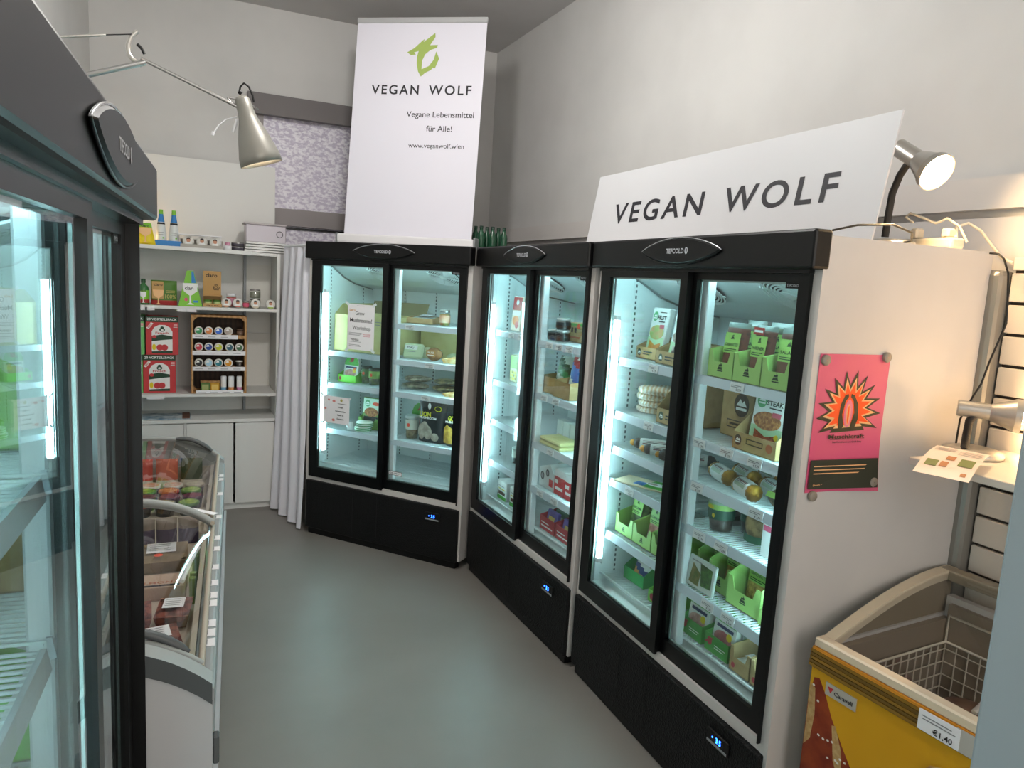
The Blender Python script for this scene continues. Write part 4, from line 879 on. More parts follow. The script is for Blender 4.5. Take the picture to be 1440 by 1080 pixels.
def flatpack(w, d, h, m, lab=None, name='tray_pack', film=True):
    b = MB(); b.add([(sx*w/2*k, sy*d/2*k, z) for z, k in ((0, .82), (h, 1)) for sx, sy in ((-1, -1), (1, -1), (1, 1), (-1, 1))], [(3, 2, 1, 0), (0, 1, 5, 4), (1, 2, 6, 5), (2, 3, 7, 6), (3, 0, 4, 7), (4, 5, 6, 7)], m)
    b.grid(lambda a, c: ((a-.5)*w*.9, (c-.5)*d*.9, h+.012*math.sin(math.pi*a)*math.sin(math.pi*c)*(1+.4*math.sin(9*a+5*c))), 8, 6, m)
    o = b.build(name)
    if lab: MB().grid(lambda a, c: ((lab[0]+(a-.5)*lab[2])*w, (lab[1]+(c-.5)*lab[3])*d, h+.0165), 2, 2, PAPER, False).deco([('r', (lab[0]-lab[2]*.4)*w, (lab[1]-lab[3]*.3+lab[3]*.2*k)*d, (lab[0]+lab[2]*.3)*w, (lab[1]-lab[3]*.25+lab[3]*.2*k)*d, GREYINK) for k in range(4)], O=(0, 0, h+.0165), ux=(1, 0, 0), uz=(0, 1, 0), n=(0, 0, 1), step=0).build('label', o)
    return o
o = flatpack(.19, .21, .05, BRT, (0, .05, .55, .5)); tag(ice(o, -.215, 1.17, ZG, .06), 'large brown tray pack with white label in the middle of the chest freezer', 'pack')
MB().lathe([(.016, .0), (.001, .001)], ORST, 14, c=(-.01, -.07, .067)).build('sticker', o)
for k, (x, y, rz, sz, lb_) in enumerate(((-.262, .655, .1, (.12, .15), 'cold cuts pack with white label lying away from the aisle wall'), (-.135, .665, -.06, (.105, .15), 'cold cuts pack with white label close to the aisle wall of the freezer'), (-.175, .46, .2, (.14, .15), 'cold cuts pack with white label lying by the handle of the lid'))):
    o = flatpack(sz[0], sz[1], .045, MEATM, (0, .0, .62, .5), 'cold_cuts_pack'); tag(ice(o, x, y, ZG, rz), lb_, 'pack', 'cold cuts packs')
o = MB().bbox(-.11, -.06, 0, .11, .06, .05, mat('salmon_carton', '#b9a08c', .6), .002, 1).deco([('t', 'SALMON', 0, -.02, .018, mat('salmon_ink', '#a5603f', .6), .13), ('r', -.09, -.055, .09, -.04, INK)], O=(0, 0, .05), ux=(1, 0, 0), uz=(0, 1, 0), n=(0, 0, 1)).build('fish_carton'); tag(ice(o, -.22, .89, ZG), 'beige carton with red lettering between the cold cuts and the brown tray', 'carton')
for k in range(4):
    o = pouch_mesh(.08, .115, .045, lambda a, c, s: C('#4b3f5c') if c < .6 else C('#8c7f74'), 0).build('frozen_bag'); tag(ice(o, -.385+.085*k, 1.40, ZG, .05*k, 0), ['purple frozen bag farthest from the aisle wall in its row', 'purple frozen bag second from the far side of its row', 'purple frozen bag second from the aisle wall', 'purple frozen bag next to the aisle wall'][k].replace('farthest', 'furthest').replace('furthest from', 'most distant from'), 'bag', 'purple frozen bags')
for k, x in enumerate((-.52, -.40, -.28, -.16)):
    m_ = (C('#9fae6a'), C('#c45040'), C('#c86a52'), C('#3c4a2c'))[k]
    o = pouch_mesh(.105, .16, .05, lambda a, c, s, m_=m_: m_ if c > .25 else C('#d9d2c4'), 0).build('frozen_bag'); tag(ice(o, x, 2.235, ZG, 0, -.12), '%s frozen bag standing at the far end of the chest freezer' % ('pale green', 'red', 'salmon red', 'dark leafy')[k], 'bag')
for k, y in enumerate((.785, .83, .99, 1.03)):
    o = MB().tube([(0, 0, 0), (0, 0, .095)], .012, C('#6f8a3a'), n=8).build('green_pouch'); tag(ice(o, -.084, y, ZG, 0, 0, 0), ['slim green pack against the aisle wall beside the cold cuts', 'slim green pack against the aisle wall beside the beige carton', 'slim green pack against the aisle wall just past the beige carton', 'slim green pack against the aisle wall before the brown tray'][k], 'pack', 'green packs along the freezer wall')
# ------------------------------------------------------------------ pretzel freezer
FF = Frame(1.705, 1.446, math.radians(-86.2))      # local x along the front (towards the wall end), local y into the chest
PW_, PD = .92, .625
pf = empty('chest_freezer', FF.w(0, 0, 0), FF.a); tag(pf, 'yellow chest freezer with pretzel pictures standing beside the tall fridge', 'freezer')
YELF = mat('freezer_yellow', '#e0a716', .45, col2='#d69b0e', scale=2); BRNS = mat('stripe_brown', '#6f531d', .45); CREAM = mat('rim_cream', '#dccdb4', .4)
b = MB(); b.box(0, 0, .05, PW_, .03, .735, YELF).box(0, .03, .05, .03, PD, .80, STEELW).box(PW_-.03, .03, .05, PW_, PD, .80, STEELW).box(.03, PD-.03, .05, PW_-.03, PD, .86, STEELW).box(.03, .03, .05, PW_-.03, PD-.03, .10, STEELW).box(.04, .04, 0, PW_-.04, PD-.04, .05, BLACK); b.build('cabinet_body', pf)
FLIN = mat('freezer_lining_taupe', '#8d8070', .5)
MB().box(.03, .03, .1, .05, PD-.03, .79, FLIN).box(PW_-.05, .03, .1, PW_-.03, PD-.03, .79, FLIN).box(.05, .03, .1, PW_-.05, .05, .77, FLIN).box(.05, PD-.05, .1, PW_-.05, PD-.03, .84, FLIN).box(.05, .05, .28, PW_-.05, PD-.05, .30, FLIN).build('liner', pf)
def fz(y): k = y/PD; return .795+.155*math.sin(min(1, k*1.02)*math.pi/2)**1.0
ys = [PD*k/20 for k in range(21)]
for xx in (0, PW_-.035):
    b = MB()
    for i in range(20):
        y0, y1 = ys[i], ys[i+1]; b.add([(xx, y0, fz(y0)-.03), (xx+.035, y0, fz(y0)-.03), (xx+.035, y0, fz(y0)), (xx, y0, fz(y0)), (xx, y1, fz(y1)-.03), (xx+.035, y1, fz(y1)-.03), (xx+.035, y1, fz(y1)), (xx, y1, fz(y1))], [(0, 1, 2, 3), (5, 4, 7, 6), (0, 4, 5, 1), (1, 5, 6, 2), (2, 6, 7, 3), (3, 7, 4, 0)], CREAM)
    b.build('side_rim', pf)
    b = MB()
    for i in range(20):
        y0, y1 = ys[i], ys[i+1]; b.add([(xx+.012, y0, .74), (xx+.012, y1, .74), (xx+.012, y1, fz(y1)-.03), (xx+.012, y0, fz(y0)-.03), (xx+.022, y0, .74), (xx+.022, y1, .74), (xx+.022, y1, fz(y1)-.03), (xx+.022, y0, fz(y0)-.03)], [(0, 1, 2, 3), (7, 6, 5, 4)], mat('rim_taupe', '#8a7d68', .5))
    b.build('side_plate', pf)
b = MB().bbox(0, -.004, .785, PW_, .035, .815, CREAM, .005, 1).box(0, -.008, .778, PW_, .0, .786, mat('rim_orange', '#d8902a', .4)); b.build('front_rim', pf)
b = MB().bbox(0, PD-.05, fz(PD)-.035, PW_, PD, fz(PD), mat('rim_rear', '#9a8f7c', .4), .004, 1); b.build('rear_rim', pf)
b = MB()
for k in range(5): b.box(-.004, -.012+.001*k, .727+.0105*k, PW_, .0, .735+.0105*k, BRNS if k % 2 else mat('stripe_gold', '#8f6a22', .45))
b.box(0, -.006, .722, PW_, 0, .782, BRNS); b.build('ribbed_band', pf)
for xa, xb, dz in ((.035, .50, 0), (.44, PW_-.035, .016)):
    o = MB().bar((xa, .02, fz(.02)+dz-.004), (xa, .02, fz(.02)+dz-.004), .001, CREAM) if False else MB().tube([(xb if xa < .1 else xa, y, fz(y)+dz-.004) for y in ys[1:]], .008, SILVER, n=6).build('glass_lid', pf)
    MB().grid(lambda a, c: (xa+(xb-xa)*a, ys[1]+(PD-.05-ys[1])*c, fz(ys[1]+(PD-.05-ys[1])*c)+dz-.008), 3, 18, CHG).build('curved_pane', o, label='curved clear pane')
pb = MB()
BRK = mat('pretzel_crust', '#7c2712', .4, col2='#99401c', scale=20); BRKL = mat('pretzel_split', '#cfae78', .7, col2='#b98f58', scale=60); SALT = mat('salt_white', '#f1ece2', .6)
arm_ = [(.0, .38), (.0, .60), (.012, .69), (.03, .697), (.055, .66), (.085, .60), (.13, .535), (.19, .455), (.25, .37), (.31, .28), (.335, .20), (.30, .13), (.22, .20), (.12, .31)]
ops = [('p', arm_, BRK), ('p', [(.002, .47), (.002, .67), (.02, .66), (.028, .58), (.022, .50)], BRKL), ('p', [(.088, .58), (.10, .585), (.128, .52), (.135, .46), (.125, .44), (.105, .48)], BRKL), ('p', [(.19, .435), (.205, .45), (.24, .36), (.25, .28), (.235, .26), (.21, .33)], BRKL)]
rs = random.Random(3)
for k in range(46):
    t_ = rs.random(); x = .01+.30*t_; z = .66-.36*t_**1.0+rs.uniform(-.10, .035)-.03*math.sin(t_*3); ops.append(('e', x, z, .0045, .0035, SALT))
bun = [(.345, .55), (.35, .61), (.375, .645), (.42, .665), (.50, .668), (.60, .66), (.72, .62), (.80, .54), (.82, .44), (.78, .34), (.68, .28), (.55, .27), (.45, .32), (.39, .40)]
BUN = mat('bun_crust', '#9a5f24', .55, col2='#d9b070', scale=16, bump=.3, detail=6); BUNL = mat('bun_flour', '#cda56c', .7, col2='#8f6233', scale=34, kind='voronoi', noise=(.05, .3))
ops += [('p', bun, BUN), ('p', [(.375, .58), (.39, .63), (.44, .655), (.55, .655), (.66, .62), (.58, .565), (.48, .54)], BUNL)]
pb.deco(ops, O=(0, 0, 0), step=.0001, base=.0004); pb.build('printed_picture', pf)
o = MB().box(.055, -.003, .662, .155, 0, .700, mat('badge_silver', '#c9c4ba', .35, metal=.3)).deco([('p', [(.062, .69), (.082, .69), (.072, .672)], FRED), ('t', 'Caravell', .115, .679, .012, BINK, .06)], O=(0, -.003, 0)).build('badge', pf)
for xa, tx in ((.335, '€1,40'), (.505, '€1,70')):
    MB().box(xa, -.0155, .729, xa+.105, -.0135, .784, PAPER).deco([('r', xa+.01, .768, xa+.085, .771, GREYINK), ('r', xa+.01, .760, xa+.095, .763, GREYINK), ('t', tx, xa+.065, .742, .014, INK, .05)], O=(0, -.0155, 0), step=.0003).build('price_tag', pf)
MB().box(.43, -.0145, .728, PW_, -.0125, .786, mat('label_channel', '#b9b6ae', .4)).build('label_channel', pf)
# wire basket and bags inside
WB = mat('basket_wire', '#e9e2d4', .4)
bk = empty('wire_basket', FF.w(.06, .07, .495), FF.a); tag(bk, 'cream wire basket hanging inside the pretzel freezer', 'basket')
b = MB(); BW, BD, BH = .60, .50, .22
for k in range(17): x = BW*k/16; b.bar((x, 0, 0), (x, 0, BH), .0022, WB); b.bar((x, BD, 0), (x, BD, BH), .0022, WB); b.bar((x, 0, 0), (x, BD, 0), .0022, WB)
for k in range(14): y = BD*k/13; b.bar((0, y, 0), (0, y, BH), .0022, WB); b.bar((BW, y, 0), (BW, y, BH), .0022, WB); b.bar((0, y, 0), (BW, y, 0), .0022, WB)
for k in range(5):
    z = BH*k/5+.02
    for y in (0, BD): b.bar((0, y, z), (BW, y, z), .0022, WB)
    for x in (0, BW): b.bar((x, 0, z), (x, BD, z), .0022, WB)
b.build('wire_grid', bk); b = MB().tube([(0, 0, BH), (BW, 0, BH), (BW, BD, BH), (0, BD, BH)], .005, WB, n=6, closed=True).tube([(0, BD, BH), (0, BD, BH+.09), (BW, BD, BH+.09), (BW, BD, BH)], .004, WB, n=6); b.build('rim', bk)
for k, (x, y, m_, s_, nm) in enumerate(((.17, .37, mat('bag_brown', '#8a6a58', .5, col2='#6a4a44', scale=12), .12, 'brown frozen bread bag in the wire basket, at the back'), (.43, .37, mat('bag_mauve', '#7c5560', .5, col2='#9a7466', scale=10), .12, 'mauve frozen bag in the wire basket, at the back'), (.17, .13, mat('bag_rose', '#a8746a', .5, col2='#8a5a5c', scale=12), .12, 'rose frozen bag in the wire basket, at the front'), (.43, .13, mat('bag_plum', '#6a3f54', .5, col2='#8c6070', scale=12), .12, 'plum frozen bag in the wire basket, at the front'))):
    o = MB().blob((0, 0, .055), (s_*.93, s_*.80, .06), m_, 14, k+1, .08).build('frozen_bag'); tag(rest(FF, o, x+.06, y+.07, .4985, 0), nm, 'bag', 'bags in the wire basket')
for k in range(3):
    o = MB().blob((0, 0, .06), (.11, .17, .055), (mat('bag_dark', '#4c3f3a', .5, col2='#6a5648', scale=10)), 14, k+5, .10).build('frozen_bag'); tag(rest(FF, o, .19+.26*k, .33, .3005, 0), ['dark frozen bag under the wire basket by the tall fridge', 'dark frozen bag under the middle of the wire basket', 'dark frozen bag under the wire basket by the wall end'][k], 'bag', 'bags under the wire basket')
# ------------------------------------------------------------------ goods in the fridges
GA, GB_, GC, GD = 'the corner fridge', 'the middle fridge', 'the name board fridge', 'the end-on fridge'
TREE = mat('tree_print', '#1f3a1c', .6)
def tree_ops(x, z, s, m=None):
    m = m or TREE
    return [('p', [(x-.9*s, z-s), (x+.9*s, z-s), (x+.9*s, z-.75*s), (x-.9*s, z-.75*s)], m), ('p', [(x-.8*s, z-.6*s), (x+.8*s, z-.6*s), (x+.55*s, z-.05*s), (x-.55*s, z-.05*s)], m), ('p', [(x-.5*s, z+.05*s), (x+.5*s, z+.05*s), (x+.62*s, z+.35*s), (x+.1*s, z+1.0*s), (x+.2*s, z+.5*s), (x-.35*s, z+.4*s)], m)]
def mount_ops(x, z, s, m):
    return [('e', x, z, s, s*1.1, m), ('p', [(x-.7*s, z-.1*s), (x-.2*s, z+.55*s), (x+.1*s, z+.2*s), (x+.3*s, z+.45*s), (x+.7*s, z-.1*s)], WPR), ('r', x-.7*s, z-.5*s, x+.7*s, z-.25*s, WPR)]
def carton_tray(w, d, hf, hb, m, notch=True, inner=None, ops=(), name='shelf_carton', slope=True):
    b = MB(); t = .003; im = inner or m
    b.box(-w/2, 0, 0, w/2, d, t, im)
    fr = [(-w/2, 0), (w/2, 0), (w/2, hf*1.25), (w*.36, hf*1.25), (w*.27, hf*.72), (-w*.27, hf*.72), (-w*.36, hf*1.25), (-w/2, hf*1.25)] if notch else [(-w/2, 0), (w/2, 0), (w/2, hf), (-w/2, hf)]
    h1 = hf*1.25 if notch else hf
    b.prism(fr, 'y', 0, t, m); b.box(-w/2, d-t, 0, w/2, d, hb, im)
    sd = [(0, 0), (d, 0), (d, hb), (d*.45, hb), (0, h1)] if slope else [(0, 0), (d, 0), (d, hb), (0, h1)]
    b.prism(sd, 'x', -w/2, -w/2+t, m); b.prism(sd, 'x', w/2-t, w/2, m)
    if ops: b.deco(ops, O=(0, 0, 0), step=.0002)
    return b.build(name)
INNER = mat('tray_inner', '#7d6a48', .8)
CONT = [mat('food_dark', '#241714', .5, col2='#683a2e', scale=55, kind='voronoi', noise=(.05, .4)), mat('food_green', '#2c3a22', .5, col2='#5a6a34', scale=45, noise=(.4, .6)), mat('food_tan', '#8a6a34', .5, col2='#caa65a', scale=50, noise=(.4, .6)), mat('food_pink', '#b98078', .5, col2='#d9a79c', scale=40, noise=(.4, .6))]
CLEARTOP = mat('pouch_clear_top', '#6f7f78', .25, spec=.7)
def veg_pouch(w, h, content=0, lab=LIMED, red=None, t=.045, label_txt='VEGAN'):
    c = CONT[content]
    b = pouch_mesh(w, h, t, lambda a, q_, s: CLEARTOP if q_ > .86 else (c if s < 0 else mat('pouch_back', '#27301f', .5)), 0, 8, 10, .14)
    o = b.build('food_pouch')
    ops = [('r', -w*.36, h*.42, w*.30, h*.80, lab)]+tree_ops(-.03*w, h*.73, h*.05)+[('t', label_txt, -.03*w, h*.58, h*.055, TREE, w*.55), ('r', -w*.3, h*.49, w*.22, h*.505, TREE), ('r', -w*.3, h*.455, w*.12, h*.47, TREE)]
    if red: ops += [('r', -w*.38, h*.82, w*.12, h*.95, mat('red_flash', '#b8322c', .5)), ('r', -w*.34, h*.86, w*.06, h*.9, WPR)]
    MB().deco(ops, O=(0, -t*.42, 0), step=.0003).build('label', o); return o
def sleeve(w, h, t, ops, m=None, name='sleeve_pack', b_=.004):
    b = MB().bbox(-w/2, -t/2, 0, w/2, t/2, h, m or WPR, b_, 1); o = b.build(name)
    MB().deco(ops, O=(0, -t/2, 0), step=.0003).build('print', o); return o
GMG = mat('mint_print', '#5fae74', .6)
def gm_ops(w, h, title, food, win):
    return [('r', -w/2+.004, .004, w/2-.004, h*.40, mat('mint_board', '#b9dcb4', .6))]+mount_ops(-w*.26, h*.82, w*.15, GMG)+[('t', title, w*.14, h*.80, h*.075, INK, w*.5, 1.3), ('r', w*-.02, h*.90, w*.36, h*.915, INK), ('r', w*.0, h*.71, w*.36, h*.73, INK), ('e', 0, h*.50, w*.42, h*.15, food), ('p', [(-w*.32, h*.08), (w*.36, h*.08), (w*.36, h*.30), (w*.02, h*.24), (-w*.32, h*.34)], win), ('r', w*.12, h*.58, w*.38, h*.66, mat('rose_flash', '#c9566a', .6))]
STEAKM = mat('steak_print', '#c78a4f', .6, col2='#8c4a24', scale=70, noise=(.4, .6)); MEATW = mat('mince_print', '#8a3a20', .5, col2='#b0562c', scale=90, noise=(.4, .6)); CRISP = mat('crisp_print', '#d8902c', .5, col2='#b86a1c', scale=80); GNO = mat('mushroom_print', '#b8a69c', .6, col2='#8c7468', scale=60)
def put(o, F, x, y, z, label, cat, group=None, rz=0, rx=0, ry=0):
    tag(o, label, cat, group); rest(F, o, x, y, z, rz, rx, ry); return o
def chub(L, r, m, endm, stripe, end_n=10):
    t = empty('sausage_chub')
    MB().lathe([(r*.9, -L/2), (r, -L/2+.012), (r, L/2-.012), (r*.9, L/2)], m, 20, c=(0, 0, r), d=(1, 0, 0)).build('casing', t)
    for s_ in (-1, 1): MB().lathe([(r*.93, 0), (r*.96, .010), (r*.72, .024), (r*.3, .031), (.004, .034), (.006, .042), (.001, .043)], endm, 30, c=(s_*L/2*.98, 0, r), d=(s_, 0, 0), ridge=.06, rn=12).build('crimped_end', t)
    b = MB()
    for a0, a1, mm in stripe: b.grid(lambda a, c: (-L/2+.014+(L-.028)*a, -(r*1.008)*math.cos(a0+(a1-a0)*c), r+(r*1.008)*math.sin(a0+(a1-a0)*c)), 2, 4, mm)
    b.build('label', t); return t
def round_jar(r, h, col, lab, lidm, sticker=True, taper=.9):
    t = empty('glass_jar')
    MB().lathe([(.001, 0), (r*taper, 0), (r*taper*1.02, .004), (r, h*.86), (r*.98, h*.88)], JGLASS, 20).build('glass', t)
    MB().lathe([(.001, .004), (r*taper*.95, .005), (r*.95, h*.45), (.001, h*.47)], col, 14).build('contents', t)
    MB().lathe([(r*1.01, h*.42), (r*1.012, h*.84)], lab, 20).build('label', t)
    MB().lathe([(r*1.0, h*.86), (r*1.03, h*.88), (r*1.03, h*.97), (r*.95, h), (.001, h)], lidm, 20).build('lid', t)
    if sticker: MB().deco([('e', 0, h*.62, r*.28, r*.28, ORST)], O=(0, -r*1.03, 0)).build('sticker', t)
    return t
DKLID = mat('lid_dark', '#20301f', .4)
# ---- corner fridge, bay behind the notices
cb = empty('cardboard_box'); CBM = mat('cream_cardboard', '#d6cf95', .8, col2='#cbc284', scale=12)
b = MB(); w_, d_, h_ = .47, .40, .245
b.box(-w_/2, 0, 0, w_/2, .005, h_, CBM).box(-w_/2, d_-.005, 0, w_/2, d_, h_, CBM).box(-w_/2, 0, 0, -w_/2+.005, d_, h_, CBM).box(w_/2-.005, 0, 0, w_/2, d_, h_, CBM).box(-w_/2, 0, 0, w_/2, d_, .005, CBM); b.build('box_body', cb)
MB().deco([('e', -.09, h_*.66, .032, .020, BLACK), ('e', .20, h_*.66, .032, .020, BLACK), ('r', .10, h_*.85, .16, h_*.87, GREYINK), ('r', .10, h_*.78, .14, h_*.8, GREYINK)], O=(0, 0, 0)).build('hand_hole', cb)
MB().add([(-w_/2, 0, h_), (-w_/2, d_, h_), (-w_/2+.02, d_, h_+.07), (-w_/2+.02, .06, h_+.07)], [(0, 1, 2, 3)], CBM).add([(-w_/2, d_, h_), (w_/2, d_, h_), (w_/2, d_+.04, h_+.09), (-w_/2, d_+.04, h_+.09)], [(0, 1, 2, 3)], mat('card_inside', '#8a7d58', .8)).build('flap', cb)
put(cb, FA, .385, .09, 1.286, 'open cream cardboard box with hand holes on the top shelf of the corner fridge', 'box', rz=0)
put(MB().bbox(-.15, -.10, 0, .15, .10, .185, CBM, .003, 1).build('cardboard_box'), FA, .81, .48, 1.276, 'closed cream cardboard box at the back of the second shelf in the corner fridge', 'box')
GRB = mat('lime_plastic', '#6fc93c', .45)
def slice_pack(w, h, base=GRB, meat=CONT[3]):
    t = empty('slices_pack')
    b = MB().prism([(-w/2, 0), (w/2, 0), (w/2, h*.72), (w*.40, h*.90), (w*.2, h), (-w*.2, h), (-w*.40, h*.90), (-w/2, h*.72)], 'y', -.010, .012, mat('pack_white', '#e4e6e2', .5)); b.build('pack_body', t)
    MB().deco([('p', [(-w*.49, h*.62), (w*.49, h*.62), (w*.49, h*.72), (w*.39, h*.89), (w*.2, h*.99), (-w*.2, h*.99), (-w*.39, h*.89), (-w*.49, h*.72)], mat('pack_green', '#4fa83a', .5)), ('e', 0, h*.84, w*.12, h*.085, mat('mill_red', '#b02838', .5)), ('p', [(-w*.16, h*.74), (w*.16, h*.92), (w*.12, h*.95), (-w*.2, h*.78)], mat('mill_red', '#b02838', .5)), ('r', -w*.38, h*.50, w*.38, h*.57, mat('navy_print', '#1f2a5a', .6)), ('e', -.02*w, h*.30, w*.40, h*.16, meat), ('e', w*.24, h*.40, w*.12, h*.08, YEL)], O=(0, -.010, 0), step=.0003).build('print', t)
    return t
t = slice_pack(.12, .165); put(t, FA, .226, .18, 1.075, 'slices pack with orange sticker in a lime tray on the middle notice-bay shelf', 'pack', rx=-.15); MB().deco([('e', .03, .078, .011, .011, ORST)], O=(0, -.0115, 0)).build('sticker', t)
put(carton_tray(.15, .12, .05, .07, GRB, False, None, [('e', -.055, .025, .010, .012, mat('mill_red', '#b02838', .5))]), FA, .226, .135, 1.066, 'lime shelf tray under the slices pack beside the two small jars', 'tray')
put(round_jar(.036, .118, CONT[1], mat('jar_label_green', '#3f6a3a', .5), DKLID), FA, .345, .20, 1.066, 'small jar with orange sticker beside the lime tray in the corner fridge', 'jar', 'sticker jars in the corner fridge')
put(round_jar(.040, .114, CONT[1], mat('jar_label_lime', '#8ab85a', .5), DKLID), FA, .432, .175, 1.066, 'small jar with orange sticker and pale lime label in the corner fridge', 'jar', 'sticker jars in the corner fridge')
t = empty('white_cup'); MB().lathe([(.001, 0), (.02, 0), (.025, .05), (.023, .05)], WHITE, 16).build('cup_body', t); MB().lathe([(.026, .049), (.026, .054), (.001, .055)], WHITE, 16).build('lid', t); put(t, FA, .292, .10, .751, 'small white cup behind the paw-mark notice', 'cup')
for k in range(2):
    t = empty('cheese_box'); MB().lathe([(.001, 0), (.056, 0), (.058, .004), (.058, .026), (.055, .031), (.001, .032)], mat('cheese_white', '#dfe9df', .5), 24).build('box_body', t); MB().lathe([(.0585, .006), (.0585, .012)], mat('cheese_green', '#2d8a4c', .5), 24).lathe([(.0585, .019), (.0585, .025)], mat('cheese_green', '#2d8a4c', .5), 24).build('band', t)
    put(t, FA, .378+.012*k, .135, .751+.0325*k, ['green banded round cheese box at the bottom of its pair', 'green banded round cheese box on top of its pair'][k], 'box', 'round cheese boxes')
put(sleeve(.15, .205, .035, [('r', -.07, .10, .07, .2, mat('pale_mint', '#cfe6d4', .6))]+mount_ops(-.035, .165, .022, GMG)+[('e', .035, .165, .03, .012, ORST), ('e', .0, .105, .058, .032, STEAKM), ('r', -.06, .045, .06, .075, INK), ('r', -.07, .0, .07, .04, mat('moss_board', '#6f9a4c', .6))], mat('moss_board', '#6f9a4c', .6)), FA, .372, .24, .7555, 'green burger sleeve pack with orange sticker on the lowest notice-bay shelf', 'pack', rx=-.08)
put(carton_tray(.165, .10, .06, .09, mat('moss_tray', '#7fae5a', .6), True), FA, .372, .196, .7515, 'moss green shelf tray holding the burger sleeve in the corner fridge', 'tray')
for k in range(3):
    t = empty('dessert_cup'); MB().lathe([(.001, 0), (.020, 0), (.025, .034), (.026, .038), (.001, .039)], mat('cup_clear_grey', '#7d8a8c', .3), 16).build('cup_body', t); MB().deco([('e', 0, .02, .013, .012, ORST)], O=(0, -.026, 0)).build('sticker', t); put(t, FA, .50, .19, .752+.0395*k, ['little cup with red sticker at the bottom of a stack of three', 'little cup with red sticker in the middle of a stack', 'little cup with red sticker topping a stack of three'][k], 'cup', 'stacked sticker cups')
# ---- corner fridge, other bay
o = put(carton_tray(.20, .13, .036, .045, KRAFT, False), FA, .76, .20, 1.506, 'shallow kraft tray with wrapped slices on the top shelf of the corner fridge', 'tray')
o = flatpack(.15, .09, .03, mat('foil_grey', '#8f9a98', .3, metal=.4, col2='#c3ccca', scale=25), (.1, 0, .5, .7), 'foil_pack'); put(o, FA, .76, .265, 1.5105, 'grey foil pack lying in the shallow kraft tray', 'pack', rx=.12)
put(std_jar('glass_jar', 'x', 0, 0, 0, .034, .102, mat('antipasti_orange', '#d8663a', .5, col2='#8aa04a', scale=30), CHROME, lab=mat('split_label', '#e07a4a', .5, col2='#dfe3c8', scale=6)), FA, .955, .20, 1.506, 'jar with orange and green vegetables on the top shelf of the corner fridge', 'jar')
put(sleeve(.14, .10, .03, [('r', -.06, .055, .03, .085, WPR), ('t', 'TOFU', -.02, .068, .014, INK, .05), ('r', -.05, .04, .02, .044, GREYINK)], mat('tofu_pale', '#c3d2ae', .5), 'tofu_pack', .012), FA, .735, .17, 1.276, 'pale green tofu pack leaning on the second shelf of the corner fridge', 'pack', rx=-.35, rz=.15)
put(flatpack(.17, .11, .055, mat('pale_tray', '#cfd8b8', .45)), FA, .76, .305, 1.276, 'pale tray pack behind the tofu pack in the corner fridge', 'pack')
t = empty('snack_bag'); MB().blob((0, 0, .042), (.055, .042, .044), mat('nut_brown', '#b98a4a', .5, col2='#8c6030', scale=45, kind='voronoi', noise=(.05, .4)), 14, 4, .08).build('bag_body', t); MB().deco([('r', -.035, .03, .035, .07, mat('nut_label', '#a8793c', .6)), ('t', 'NUSS', 0, .055, .012, WPR, .045), ('r', -.025, .036, .025, .041, WPR)], O=(0, -.043, 0)).build('label', t); put(t, FA, .905, .17, 1.276, 'small bag of brown nuggets on the second shelf of the corner fridge', 'bag')
t = flatpack(.13, .09, .028, mat('snack_orange', '#d8a04a', .5, col2='#efe0b0', scale=22)); put(t, FA, 1.06, .16, 1.276, 'low orange snack pack at the end of the second shelf', 'pack')
put(MB().blob((0, 0, .022), (.05, .04, .024), mat('pale_green_lump', '#b9c6a0', .5), 12, 2, .1).build('snack_bag'), FA, .985, .29, 1.276, 'pale green crumpled bag behind the orange snack pack', 'bag')
VAC = mat('vacuum_pack', '#a9a48c', .3, col2='#5a5344', scale=26, noise=(.4, .6)); VAC2 = mat('vacuum_pack_dark', '#8f8660', .3, col2='#4a4430', scale=30, noise=(.4, .6))
for k, (x, y, z, m_, rz, lb_) in enumerate(((.722, .24, 0, VAC, .25, 'silvery vacuum pack at the bottom of the heap'), (.728, .25, .046, VAC, .45, 'silvery vacuum pack on top of the heap'), (.945, .27, 0, VAC2, .05, 'olive vacuum pack beside the silvery heap'), (.948, .27, .046, VAC2, .1, 'olive vacuum pack lying on its pair'))):
    b = MB().blob((0, 0, .022), (.095, .065, .022), m_, 16, k+3, .12); put(b.build('vacuum_pack'), FA, x, y, 1.066+z, lb_+' in the corner fridge', 'pack', 'vacuum packs in the corner fridge', rz)
put(flatpack(.14, .10, .02, mat('snack_orange', '#d8a04a', .5, col2='#efe0b0', scale=22)), FA, 1.09, .15, 1.066, 'flat orange pack at the end of the third shelf', 'pack')
t = slice_pack(.14, .215, mat('deep_green_board', '#3f8a34', .5)); put(t, FA, .735, .30, .746, 'green slices pack with orange sticker standing behind a jar', 'pack', rx=-.08); MB().deco([('e', .03, .175, .013, .013, ORST)], O=(0, -.0125, 0)).build('sticker', t)
put(round_jar(.044, .155, mat('grain_brown', '#9a8a6a', .5, col2='#6a5a40', scale=50), mat('jar_label_pale', '#c9cfc4', .4), mat('lid_clear', '#b9c6c4', .3)), FA, .755, .17, .746, 'tall jar of brown grains before the green slices pack', 'jar')
BAGK = mat('bag_black', '#17181b', .35); MSH = mat('mushroom_pic', '#bdb6a8', .6, col2='#8f877a', scale=22); MSG = mat('mushroom_gold', '#c9a23c', .6, col2='#8c6a20', scale=30)
